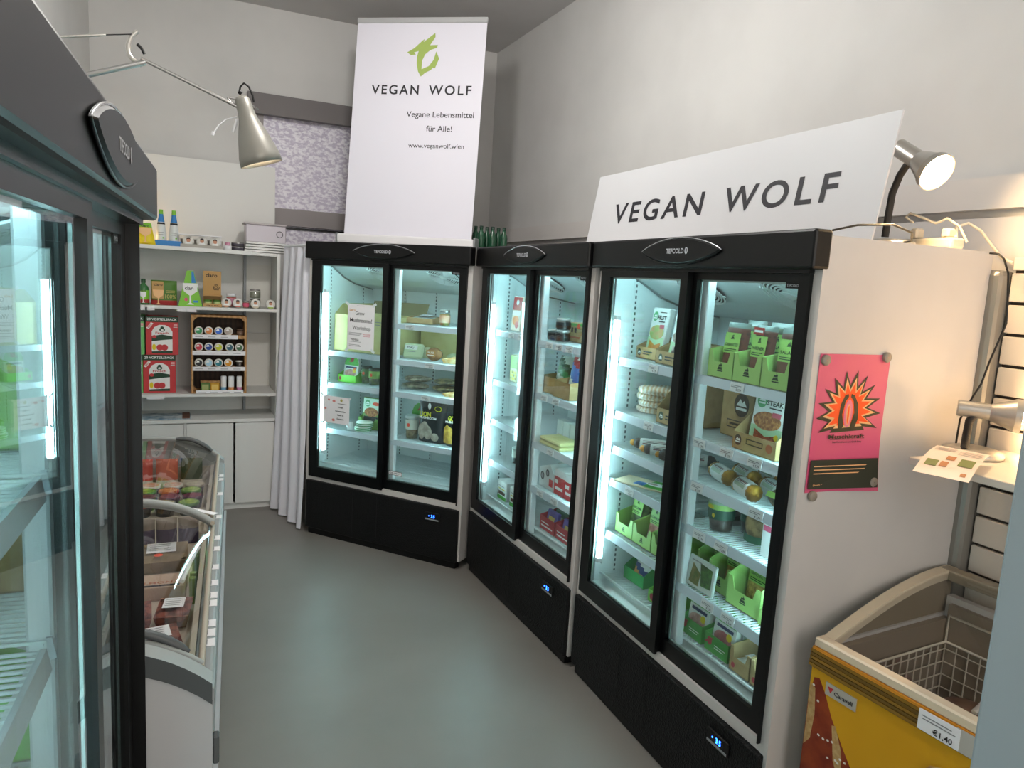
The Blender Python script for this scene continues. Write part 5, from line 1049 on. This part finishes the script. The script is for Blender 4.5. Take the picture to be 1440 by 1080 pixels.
def mush_bag(w, h, word, gold):
    o = pouch_mesh(w, h, .09, lambda a, c, s: BAGK, 0, 10, 12, .16).build('mushroom_bag')
    YI = mat('bag_yellow', '#e0e020', .5); ops = [('e', 0, h*.90, .012, .020, WPR)] if not gold else []
    ops += [('t', word, -.03 if not gold else -.005, h*.70, .030, YI, .085 if not gold else .075, 1.8), ('t', 'MUSHROOM', -.01, h*.615, .014, WPR, w*.62, 1.6), ('e', w*.32, h*.86, .026, .017, YI), ('e', w*.32, h*.86, .022, .013, BAGK)]
    if gold: ops += [('p', [(-w*.42, h*.10), (w*.25, h*.06), (w*.30, h*.28), (w*.05, h*.42), (-w*.30, h*.54), (-w*.42, h*.46)], MSG)]
    else: ops += [('e', -.052, h*.28, .026, .052, MSH), ('e', -.030, h*.34, .030, .050, MSH), ('e', -.005, h*.26, .030, .045, MSH), ('e', .048, h*.17, .030, .026, MSH)]
    MB().deco(ops, O=(0, -.047, 0), step=.0004).build('print', o); return o
put(mush_bag(.205, .27, 'LION', False), FA, .925, .155, .746, 'black mushroom bag with pale mushroom picture and yellow lettering', 'bag')
put(mush_bag(.165, .265, 'GOLD', True), FA, 1.118, .145, .746, 'black mushroom bag with golden mushroom picture and yellow lettering', 'bag')
put(pouch_mesh(.19, .285, .08, lambda a, c, s: mat('bag_maroon', '#3a1414', .4), 0, 8, 8, .16).build('mushroom_bag'), FA, 1.0, .28, .746, 'dark maroon bag behind the black mushroom bags', 'bag', rz=-.1)
# ---- middle fridge
put(sleeve(.12, .20, .03, [('r', -.055, .12, .055, .195, mat('packet_red', '#c84a4a', .5)), ('e', 0, .165, .018, .015, WPR), ('r', -.05, .09, .05, .115, WPR), ('e', 0, .06, .04, .028, mat('packet_orange', '#e0884a', .5)), ('e', .02, .035, .022, .02, mat('packet_red', '#c84a4a', .5))], mat('packet_pale', '#e3d6c4', .5)), FB, .245, .13, 1.526, 'red and orange packet on the top shelf of the middle fridge', 'packet', rx=-.08)
put(sleeve(.11, .19, .03, [('r', -.05, .10, .05, .185, mat('pack_green', '#4fa83a', .5)), ('e', .0, .05, .04, .035, INK), ('r', -.03, .04, .03, .055, WPR)], WPR), FB, .405, .13, 1.526, 'green and white packet beside the red packet in the middle fridge', 'packet', rx=-.12, rz=.12)
put(sleeve(.10, .155, .05, [('r', -.045, .08, .045, .15, mat('flower_green', '#9ac060', .5))]+[('e', -.03+.02*(k % 4), .02+.018*(k//4), .008, .008, YEL if k % 3 else mat('flower_olive', '#8a8a20', .5)) for k in range(12)], mat('flower_pale', '#d9d9a0', .5)), FB, .265, .14, 1.231, 'yellow-green flowered carton on the second shelf of the middle fridge', 'carton')
put(round_jar(.04, .098, mat('grain_dark', '#3a3c3a', .5), mat('jar_label_pale', '#c9cfc4', .4), mat('lid_clear', '#b9c6c4', .3), False), FB, .285, .17, .743, 'small grey jar on the lowest shelf by the light tube of the middle fridge', 'jar')
put(round_jar(.034, .088, mat('grain_dark', '#3a3c3a', .5), mat('jar_label_blue', '#8ea4b0', .4), mat('lid_clear', '#b9c6c4', .3), False), FB, .375, .20, .743, 'small grey jar with bluish label beside the other grey jar', 'jar')
for k, x in enumerate((.20, .37)):
    put(sleeve(.125, .115, .09, [('r', -.06, .0, .06, .022, mat('pack_green', '#4fa83a', .5)), ('r', -.045, .030, .045, .050, mat('food_stripe', '#5a2a20', .5)), ('r', -.045, .062, .045, .068, YEL), ('r', -.045, .08, .03, .084, GREYINK)], WPR, 'carton_pack'), FB, x, .16, .50, ['white carton with green foot on the floor rack by the light tube', 'white carton with green foot on the floor rack by the door post'][k], 'carton', 'white cartons on the floor of the middle fridge')
for k, (x, y, z, lb_) in enumerate(((.702, .128, 0, 'black-lidded jar by the centre post in the middle fridge'), (.786, .128, 0, 'black-lidded jar at the bottom of the jar pile in the middle fridge'), (.786, .128, .0615, 'black-lidded jar on top of the jar pile in the middle fridge'))):
    put(std_jar('glass_jar', 'x', 0, 0, 0, .039, .061, mat('caviar_black', '#1c1a20', .4), mat('lid_silver_band', '#c9cccc', .3, metal=.4), lab=mat('label_black', '#15151a', .4)), FB, x, y, 1.516+z, lb_, 'jar', 'black-lidded jars')
put(sleeve(.15, .10, .10, [('r', -.07, .085, .07, .098, mat('pack_green', '#4fa83a', .5)), ('r', -.045, .05, -.025, .075, INK), ('r', -.01, .05, .01, .075, INK), ('e', .03, .085, .015, .014, ORST), ('r', -.05, .02, .05, .03, mat('rust_ink', '#b0603a', .6))], KRAFT, 'kraft_carton'), FB, .79, .25, 1.516, 'kraft carton with green lid and orange sticker in the middle fridge', 'carton')
for k, x in enumerate((.66, .78)): put(flatpack(.10, .09, .03, mat('wicker_brown', '#9a7444', .6, col2='#6a4a28', scale=30)), FB, x, .40, 1.516+.09, ['x', 'x'][k], 'pack') if False else None
put(flatpack(.15, .12, .035, mat('wicker_brown', '#9a7444', .6, col2='#6a4a28', scale=30)), FB, .98, .30, 1.516, 'brown tray pack at the back of the top shelf in the middle fridge', 'pack')
put(sleeve(.14, .12, .04, [('r', -.06, .02, .05, .05, GREYINK)], mat('dusk_grey', '#5f6a66', .5)), FB, .735, .40, 1.516, 'grey packet at the back of the top shelf in the middle fridge', 'packet')
put(carton_tray(.165, .26, .085, .10, KRAFT, False, INNER), FB, .902, .072, 1.241, 'open kraft tray with a blue bag in the middle fridge', 'tray')
put(carton_tray(.165, .26, .085, .10, KRAFT, False, INNER), FB, .734, .09, 1.241, 'open kraft tray with a green bag in the middle fridge', 'tray')
def band_bag(w, h, bands, name='snack_bag'):
    return pouch_mesh(w, h, .06, lambda a, c, s: bands[min(len(bands)-1, int((c*.8+a*.25)*len(bands)))], 0, 12, 14, .12).build(name)
put(band_bag(.145, .20, [C('#c04a30'), mat('bag_food', '#d8a45a', .5, col2='#e8e0d0', scale=24), C('#e8e4dc'), C('#2f6fb8'), C('#2f6fb8'), C('#9a3030'), C('#dfe3e0')]), FB, .902, .155, 1.246, 'blue and red snack bag in a kraft tray of the middle fridge', 'bag', rx=-.15, rz=.04)
put(band_bag(.145, .19, [C('#dfe6dc'), C('#2f7a44'), C('#dfe6dc'), C('#2f7a44'), C('#1f4a30'), C('#cfd8cc')]), FB, .734, .17, 1.246, 'green striped snack bag in a kraft tray of the middle fridge', 'bag', rx=-.15, rz=-.04)
for k in range(3): put(sleeve(.062, .11, .05, [('p', [(-.014, .012), (.014, .012), (.018, .03), (.006, .026), (0, .038), (-.006, .026), (-.018, .03)], mat('rust_ink', '#b0603a', .6))], mat('milk_white', '#d9e0dc', .5), 'milk_carton'), FB, .69+.07*k, .225, .976, ['white carton with rust emblem beside the centre post', 'white carton with rust emblem between two others', 'white carton with rust emblem away from the centre post'][k], 'carton', 'white emblem cartons')
for k, zz in enumerate((0, .022)):
    o = MB().bbox(-.11, -.065, 0, .11, .065, .021, mat('cheese_yellow', '#d5d08e', .45), .010, 2).build('cheese_pack'); put(o, FB, .845, .118, .976+zz, ['flat yellow cheese pack at the bottom of its pair', 'flat yellow cheese pack on top of its pair'][k], 'pack', 'yellow cheese packs'); MB().deco([('r', -.05, -.03, .05, .03, mat('cheese_label', '#c9c27a', .5))], O=(0, 0, .021), ux=(1, 0, 0), uz=(0, 1, 0), n=(0, 0, 1)).build('label', o)
EGG = mat('egg_carton_grey', '#cfd6d6', .6)
def hole_box(lab_):
    t = empty('cup_carrier'); b = MB().prism([(-.08, 0), (.08, 0), (.08, .09), (.03, .135), (-.08, .10)], 'y', -.05, .06, EGG); b.build('carton_body', t)
    MB().deco([('e', -.045, .06, .020, .022, INK), ('e', .01, .085, .018, .020, INK), ('e', -.045, .06, .012, .014, GREYINK), ('e', .01, .085, .011, .012, GREYINK), ('r', .03, .02, .07, .06, FRED)], O=(0, -.05, 0), step=.0003).build('cup_opening', t); return t
put(hole_box(0), FB, .772, .145, .736, 'grey cup carrier with round holes on the lowest shelf of the middle fridge', 'carrier')
put(hole_box(0), FB, .73, .28, .736, 'grey cup carrier behind another on the lowest shelf of the middle fridge', 'carrier')
def red_box(w, h, top=True):
    b = MB(); b.box(-w/2, -.06, 0, w/2, .08, h*.72, FRED); b.box(-w/2, -.058, h*.72, w/2, .078, h, WPR); b.deco([('r', -w*.4, h*.2, w*.4, h*.32, WPR), ('r', -w*.45, h*.45, -w*.1, h*.6, WPR)], O=(0, -.06, 0)); return b.build('red_carton')
put(red_box(.10, .13), FB, .905, .155, .736, 'red and white carton beside the grey cup carrier', 'carton'); put(red_box(.11, .125), FB, 1.018, .155, .736, 'red and white carton at the door frame end of the shelf', 'carton')
PUR = mat('purple_pack', '#4a3f86', .45, col2='#6a5aa4', scale=20)
for k, x in enumerate((.79, .96)):
    put(carton_tray(.155, .24, .075, .10, mat('carton_red_tray', '#b8303a', .5), False, WPR, [('r', -.06, .02, .06, .028, WPR), ('r', -.06, .04, .02, .046, WPR)]), FB, x, .105, .50, ['red tray of purple bars by the centre post on the floor rack', 'red tray of purple bars by the door frame on the floor rack'][k], 'tray', 'red trays on the floor of the middle fridge')
    for j in range(5):
        o = MB().bbox(-.055, -.012, 0, .055, .012, .105, (PUR, C('#3f6a4c'), PUR, C('#8a7aa8'), PUR)[j], .005, 1).deco([('r', -.03, .05, .03, .075, (C('#c9b86a'), WPR)[j % 2])], O=(0, -.012, 0)).build('snack_bar'); put(o, FB, x+.012*(j % 2), .135+.042*j, .504, '%s bar, number %s from the front in the red tray by the %s' % (('purple', 'green', 'violet', 'lilac', 'dark purple')[j], ('one', 'two', 'three', 'four', 'five')[j], ('centre post', 'door frame')[k]), 'bar', 'bars in the red trays', rx=-.15)
# ---- name board fridge, bay by the light tube
KOPS = mount_ops(-.05, .025, .014, TREE)+[('r', -.02, .028, .05, .034, INK), ('r', -.02, .018, .03, .022, INK)]
put(carton_tray(.150, .20, .050, .09, KRAFT, False, INNER, KOPS), FC, .195, .14, 1.511, 'kraft shelf tray holding the pale fillet pack on the top shelf', 'tray', 'kraft trays on the top shelf')
put(carton_tray(.170, .20, .052, .09, KRAFT, False, INNER, KOPS), FC, .415, .10, 1.511, 'kraft shelf tray holding the mushroom-picture pack on the top shelf', 'tray', 'kraft trays on the top shelf')
put(sleeve(.125, .215, .03, gm_ops(.125, .215, 'FILET', mat('fillet_print', '#d8a070', .6, col2='#a9c070', scale=40), CRISP)), FC, .197, .185, 1.516, 'pale green pack with fillet picture in a kraft tray', 'pack', rx=-.16, rz=.0)
put(sleeve(.14, .205, .03, gm_ops(.14, .205, 'HACK', GNO, mat('dark_window', '#3a2422', .5, col2='#c9bcb4', scale=40, noise=(.5, .6)))), FC, .418, .155, 1.516, 'pale green pack with mince picture in a kraft tray', 'pack', rx=-.16)
WRP = mat('wrap_tan', '#d8b48c', .5, col2='#f0e6da', scale=18, kind='wave', stretch=(1, 1, 8)); 
for k in range(4):
    o = MB().lathe([(.001, 0), (.088, 0), (.095, .006), (.095, .020), (.086, .026), (.001, .029)], WRP, 26).build('wrap_pack'); MB().lathe([(.10, .008), (.104, .013), (.10, .018)], FILM, 20).build('film_edge', o)
    put(o, FC, .185+.012*(k % 2)+.01*k, .235-.008*k, 1.276+.0295*k, '%s pack in the stack of round tan wraps' % ('lowest', 'second lowest', 'second highest', 'highest')[k], 'pack', 'stacked wraps', rz=.3*k)
put(carton_tray(.155, .26, .06, .20, KRAFT, False, INNER, mount_ops(-.045, .030, .016, TREE)+[('r', -.015, .032, .05, .038, INK), ('r', -.015, .020, .03, .025, INK)]), FC, .47, .085, 1.276, 'tall-sided kraft tray beside the stack of wraps', 'tray')
GOLD = mat('gold_foil', '#b98a2c', .35, metal=.5, col2='#8a6018', scale=20); DKE = mat('dark_casing', '#3a2f28', .4); AMB = mat('amber_clip', '#d8942a', .45)
WST = [(.15, .32, mat('wine_ink', '#7a2030', .6)), (.45, .55, INK), (.75, .82, mat('wine_ink', '#7a2030', .6))]
for k, (x, y, rz, lb_) in enumerate(((.27, .20, .85, 'dark-capped sausage with amber clip lying by the light tube'), (.38, .18, .85, 'dark-capped sausage with amber clip lying beside the first'), (.49, .18, .8, 'dark-capped sausage half behind the door post'))):
    t = chub(.17, .024, mat('casing_white', '#d9dcd8', .4), DKE, WST); 
    for c_ in [c for c in t.children if c.name.startswith('crimped')][:1]: MB().blob((-.115, 0, .024), (.014, .016, .014), AMB, 8, k, .2).build('clip', c_)
    put(t, FC, x, y, 1.119, lb_+' in the name board fridge', 'sausage', 'dark-capped sausages', rz=rz)
o = MB().bbox(-.16, -.065, 0, .16, .065, .008, mat('flat_tan', '#cfc0a0', .5), .003, 1).deco([('p', [(-.02, -.06), (.08, -.06), (.08, .06), (-.02, .06)], mat('pack_green', '#4fa83a', .5)), ('r', -.07, -.05, -.02, .0, mat('label_blue', '#3f78b8', .5)), ('e', .02, 0, .05, .025, WPR), ('e', .0, .0, .025, .014, GNO), ('r', .09, -.05, .15, .05, mat('clear_pane_grey', '#b9c6be', .3))], O=(0, 0, .008), ux=(1, 0, 0), uz=(0, 1, 0), n=(0, 0, 1)).build('card_pack'); put(o, FC, .31, .155, .974, 'flat tan and green card pack jutting over the shelf edge', 'pack', rz=.45)
put(flatpack(.15, .10, .014, mat('foil_grey', '#8f9a98', .3, metal=.4)), FC, .50, .23, .973, 'thin grey foil pack behind the flat card pack', 'pack')
LO = lambda: tree_ops(0, .030, .014)
for k, x in enumerate((.218, .360, .502)):
    put(carton_tray(.138, .22, .068, .115, LIME, True, INNER, LO()), FC, x, .085, .731, 'lime tray %s in the row above the emerald tray' % ('beside the light tube', 'between two others', 'beside the door post')[k], 'tray', 'lime trays by the light tube')
    put(veg_pouch(.115, .185, (1, 3, 0)[k], label_txt=('SALAMI', 'SCHINKEN', 'WIENER')[k]), FC, x-.005, .155, .737, 'food pouch in the lime tray %s' % ('beside the light tube', 'between two others', 'beside the door post')[k], 'pouch', 'pouches by the light tube', rx=-.18)
    put(veg_pouch(.115, .18, (0, 3, 0)[k], label_txt='VEGAN'), FC, x+.004, .215, .737, 'rear food pouch in the lime tray %s' % ('beside the light tube', 'between two others', 'beside the door post')[k], 'pouch', 'rear pouches by the light tube', rx=-.15)
put(carton_tray(.15, .26, .055, .14, mat('emerald_board', '#1f9a4c', .5), False, mat('emerald_board', '#1f9a4c', .5)), FC, .215, .16, .50, 'emerald shelf tray on the floor rack beside the light tube', 'tray', rz=.05)
put(band_bag(.12, .15, [C('#c46a24'), C('#e0a050'), C('#2a3f7a'), C('#e8e4e0'), C('#c46a24'), C('#243050')]), FC, .215, .205, .505, 'orange and blue snack bag in the emerald tray', 'bag', rx=-.2)
put(band_bag(.11, .13, [C('#3a2a24'), C('#5a3a2a'), C('#2a2a3a')]), FC, .222, .275, .505, 'dark snack bag behind the orange and blue bag', 'bag', rx=-.15)
put(carton_tray(.13, .20, .05, .09, GRB, False, mat('pack_green', '#4fa83a', .5), [('e', -.035, .025, .016, .016, mat('mill_red', '#b02838', .5)), ('r', -.01, .018, .05, .023, WPR)]), FC, .45, .125, .50, 'bright green tray on the floor rack beside the door post', 'tray')
t = slice_pack(.11, .12); put(t, FC, .45, .17, .505, 'slices pack in the bright green tray on the floor rack', 'pack', rx=-.2)
# ---- name board fridge, bay by the poster side
for k, x in enumerate((.795, .930, 1.065)):
    nm = ('by the centre post', 'in the middle of three', 'by the door frame')[k]
    put(carton_tray(.133, .24, .078, .115, LIME, True, INNER, tree_ops(.0, .040, .017)), FC, x, .052, 1.513, 'lime tray %s on the top shelf' % nm, 'tray', 'lime trays on the top shelf')
    put(veg_pouch(.112, .19, 0, red=(k == 1), label_txt=('CABANOSSI', 'WIENER', 'SALAMI')[k]), FC, x-.004, .105, 1.518, 'front food pouch in the top-shelf lime tray %s' % nm, 'pouch', 'front pouches of the top-shelf lime trays', rx=-.12, rz=(.05, -.08, .1)[k])
    put(veg_pouch(.112, .20, 1, label_txt='VEGAN'), FC, x+.004, .175, 1.518, 'rear food pouch in the top-shelf lime tray %s' % nm, 'pouch', 'rear pouches of the top-shelf lime trays', rx=-.10, rz=(-.1, .1, -.06)[k])
for k, x in enumerate((.78, .94, 1.10)): put(sleeve(.15, .175, .10, [('r', -.05, .12, .04, .15, mat('tan_card', '#9a8258', .8))], KRAFT, 'kraft_carton'), FC, x, .38, 1.513, 'plain kraft carton %s on the top shelf' % ('behind the tray by the centre post', 'behind the middle lime tray', 'behind the tray by the door frame')[k], 'carton', 'kraft cartons at the back')
t = carton_tray(.17, .30, .19, .20, KRAFT, False, INNER, mount_ops(.02, .125, .040, mat('brown_print', '#4a3826', .7))+[('r', -.05, .035, .06, .065, mat('brown_print', '#4a3826', .7)), ('r', -.046, .039, .056, .061, KRAFT), ('r', -.035, .046, .045, .054, mat('brown_print', '#4a3826', .7))]); put(t, FC, .735, .20, 1.281, 'tall kraft carton with mountain print on the second shelf', 'carton')
put(carton_tray(.205, .28, .060, .17, KRAFT, False, INNER, mount_ops(-.075, .033, .017, mat('brown_print', '#4a3826', .7))+[('r', -.035, .026, .045, .046, mat('brown_print', '#4a3826', .7)), ('r', -.031, .030, .041, .042, KRAFT), ('e', .075, .034, .015, .015, mat('rust_ink', '#b0603a', .6))]), FC, .972, .075, 1.281, 'kraft shelf tray holding the steak packs', 'tray')
for k in range(3): put(sleeve(.155, .205, .028, gm_ops(.155, .205, 'STEAK', STEAKM, MEATW)+([('e', .055, .055, .010, .010, YEL)] if k == 0 else [])), FC, .968+.005*k, .130+.05*k, 1.286, ['front steak pack with yellow dot in the kraft tray', 'steak pack behind the front one in the kraft tray', 'rearmost steak pack in the kraft tray'][k], 'pack', 'steak packs', rx=-.13)
CW = mat('casing_white', '#d9dcd8', .4); SAGE = [(.25, .65, mat('pale_sage', '#a9b8a0', .5)), (.9, 1.0, mat('wine_ink', '#7a2030', .6)), (1.06, 1.12, INK), (.72, .80, GREYINK)]
for k, (x, y, rz, lb_) in enumerate(((.748, .150, -.25, 'gold-ended white sausage lying by the centre post'), (.930, .105, -.30, 'gold-ended white sausage in front at the shelf edge'), (.78, .235, -.25, 'gold-ended white sausage behind the one by the centre post'), (.966, .195, -.28, 'gold-ended white sausage behind the one at the shelf edge'), (.82, .325, -.25, 'gold-ended white sausage in the back row by the centre'), (1.0, .29, -.3, 'gold-ended white sausage in the back row by the frame'))):
    put(chub(.105, .031, CW, GOLD, SAGE), FC, x, y, 1.118, lb_, 'sausage', 'gold-ended white sausages', rz=rz)
for k in range(2): put(MB().bbox(-.055, -.04, 0, .055, .04, .05, mat('pack_graphite', '#3a3432', .4), .008, 1).deco([('r', -.05, .012, .05, .03, WPR), ('r', -.05, .033, .05, .037, mat('wine_ink', '#7a2030', .6))], O=(0, -.04, 0)).build('graphite_pack'), FC, .71, .40+.09*k, 1.118, ['dark pack with white band behind the centre post', 'dark pack with white band at the rear by the centre post'][k], 'pack', 'dark banded packs', rz=-.2)
BRD = mat('bread_brown', '#6f5a40', .6, col2='#3a3020', scale=40, noise=(.4, .6))
t = empty('bread_pack'); MB().blob((0, 0, .036), (.050, .046, .036), BRD, 16, 2, .06).build('loaf', t); MB().deco([('p', [(-.03, .045), (.03, .045), (.02, .066), (-.02, .066)], LIMED)], O=(0, -.052, 0)).build('label', t); put(t, FC, 1.085, .125, 1.118, 'round dark loaf pack at the door frame end of the sausage shelf', 'bread')
for k in range(4): put(MB().bbox(-.06, -.05, 0, .06, .05, .018, (mat('patty_tray', '#8a8a88', .4), mat('patty_dark', '#4a3f38', .5))[k % 2], .006, 1).build('patty_pack'), FC, .712, .24, .949+.0185*k, '%s pack in the pile of flat patty packs' % ('lowest', 'second lowest', 'second highest', 'highest')[k], 'pack', 'patty packs', rz=-.1+.06*k)
put(MB().bbox(-.05, -.045, 0, .05, .045, .04, mat('carton_taupe', '#8a7a68', .6), .004, 1).deco([('r', -.04, .01, .04, .03, mat('taupe_dark', '#5a4c40', .6))], O=(0, -.045, 0)).build('taupe_carton'), FC, .735, .115, .949, 'small taupe carton at the shelf edge before the patty packs', 'carton') if False else None
put(round_jar(.048, .118, mat('salami_dark', '#4a3a34', .5), mat('cup_green_dark', '#2f5a48', .4), mat('cup_lid_clear', '#b4c4bc', .25), False, .84), FC, .788, .130, .949, 'tall clear cup with green and yellow band on the fourth shelf', 'cup')
lt = [o for o in COL.objects if o.name.startswith('label')][-1]
MB().lathe([(.0497, .085), (.0502, .104)], LIME, 20).deco([('e', .0, .094, .016, .007, YEL), ('e', .018, .066, .008, .008, YEL)], O=(0, -.0512, 0)).build('bright_band', lt.parent)
put(round_jar(.038, .105, mat('salami_dark', '#4a3a34', .5), mat('cup_green_dark', '#2f5a48', .4), DKLID, False, .86), FC, .838, .225, .949, 'smaller dark cup behind the tall clear cup', 'cup')
t = empty('bread_bag'); MB().blob((0, 0, .062), (.062, .052, .062), mat('bread_chips', '#b59a6c', .5, col2='#7a6440', scale=34, noise=(.4, .6)), 18, 6, .10).build('bag_body', t); MB().grid(lambda a, c: (.058*math.sin((a-.5)*2.0), -.055*math.cos((a-.5)*2.0), .012+.026*c), 8, 1, mat('band_green', '#2f6a4a', .5)).build('label', t); put(t, FC, .945, .175, .949, 'clear bag of brown slices with green base band', 'bag')
t = sleeve(.055, .115, .09, [('r', -.02, .09, .02, .11, mat('badge_pink', '#d95a7c', .6))], WPR, 'white_carton'); put(t, FC, 1.06, .14, .949, 'plain white carton at the door frame end of the fourth shelf', 'carton')
for k, (x, y, w2, lb_) in enumerate(((.697, .15, .09, 'by the centre post'), (.808, .13, .125, 'behind the leaning salad pack'), (.962, .110, .170, 'before the small lime box'))):
    put(carton_tray(w2, .24, .085, .165, LIME, True, INNER, tree_ops(.0, .042, .017)), FC, x, y, .716, 'lime tray %s on the lowest wire shelf' % lb_, 'tray', 'lime trays on the lowest wire shelf')
    put(veg_pouch(w2*.86, .19, (1, 2, 2)[k], label_txt=('GYROS', 'FILET', 'HÄHNCHEN-STYLE')[k]), FC, x, y+.075, .722, 'food pouch in the lime tray %s' % lb_, 'pouch', 'pouches on the lowest wire shelf', rx=-.12, rz=(0, .04, 0)[k])
o = sleeve(.155, .115, .012, [('p', [(-.06, .015), (-.005, .012), (.0, .06), (-.05, .09)], mat('salad_brown', '#8a7a4a', .6, col2='#5a6a34', scale=60)), ('p', [(.01, .02), (.065, .025), (.06, .095), (-.01, .1)], mat('salad_green', '#4a7a34', .6, col2='#2f4424', scale=60)), ('r', -.06, .098, .0, .102, GREYINK)], mat('pack_mist', '#cdd6d2', .4), 'salad_pack'); put(o, FC, .775, .072, .717, 'clear fronted salad pack leaning at the edge of the lowest wire shelf', 'pack', rx=-.12)
put(carton_tray(.075, .14, .055, .085, LIME, False, KRAFT), FC, 1.092, .10, .716, 'small lime box at the door frame end of the lowest wire shelf', 'box')
put(MB().bbox(-.03, -.01, 0, .03, .01, .075, mat('foil_grey', '#8f9a98', .3, metal=.4), .003, 1).build('foil_pack'), FC, 1.092, .16, .720, 'silver packet inside the small lime box', 'packet', rx=-.2)
MOSSG = mat('green_glossy_board', '#3f9a3a', .4)
for k, (x, n_) in enumerate(((.715, 3), (.865, 7))):
    put(carton_tray(.130, .30, .068, .10, MOSSG, False, WPR, [('e', -.038, .042, .013, .016, mat('mill_red', '#b02838', .5)), ('p', [(-.06, .028), (-.018, .055), (-.022, .060), (-.064, .033)], mat('mill_red', '#b02838', .5)), ('r', -.01, .035, .05, .038, WPR), ('r', -.01, .026, .04, .029, WPR)]), FC, x, .10, .50, ['green tray of slices packs by the centre post on the floor rack', 'green tray of many slices packs in the middle of the floor rack'][k], 'tray', 'green trays on the floor rack')
    for j in range(n_):
        t = slice_pack(.118, .175, MOSSG, (CONT[3], mat('ham_pink', '#a85a5c', .5, col2='#c98484', scale=20))[k]); put(t, FC, x, .132+.034*j, .505, 'slices pack number %s from the front in the green tray %s' % (('one', 'two', 'three', 'four', 'five', 'six', 'seven')[j], ('by the centre post', 'in the middle')[k]), 'pack', 'slices packs on the floor rack', rx=-.14)
for k, x in enumerate((.995, 1.10)):
    put(carton_tray(.10, .24, .070, .10, KRAFT, True, INNER, [('e', -.03, .022, .009, .010, mat('mill_red', '#b02838', .5))]), FC, x, .095, .50, ['low kraft box beside the green trays on the floor rack', 'low kraft box at the door frame on the floor rack'][k], 'box', 'kraft boxes on the floor rack')
    for j in range(2): put(flatpack(.085, .08, .03, mat('pack_white', '#e4e6e2', .5), (0, 0, .6, .5), 'small_pack'), FC, x, .16+.095*j, .504, ['front white pack in the kraft box beside the green trays', 'rear white pack in the kraft box beside the green trays', 'front white pack in the kraft box at the door frame', 'rear white pack in the kraft box at the door frame'][2*k+j], 'pack', 'white packs in the kraft boxes')
# ---- end-on fridge: a few goods seen at a slant
for k in range(6):
    z = (1.501, 1.251, 1.001)[k % 3]; x = (.30, .34, .30, .85, .90, .82)[k]
    put(carton_tray(.16, .24, .07, .14, (LIME, KRAFT, GRB)[k % 3], True, INNER), FD, x, .10, z, '%s tray on the %s shelf of the end-on fridge, %s' % (('lime', 'kraft', 'bright green')[k % 3], ('top', 'second', 'third')[k % 3], ('near its light tube', 'past its centre post')[k//3]), 'tray')
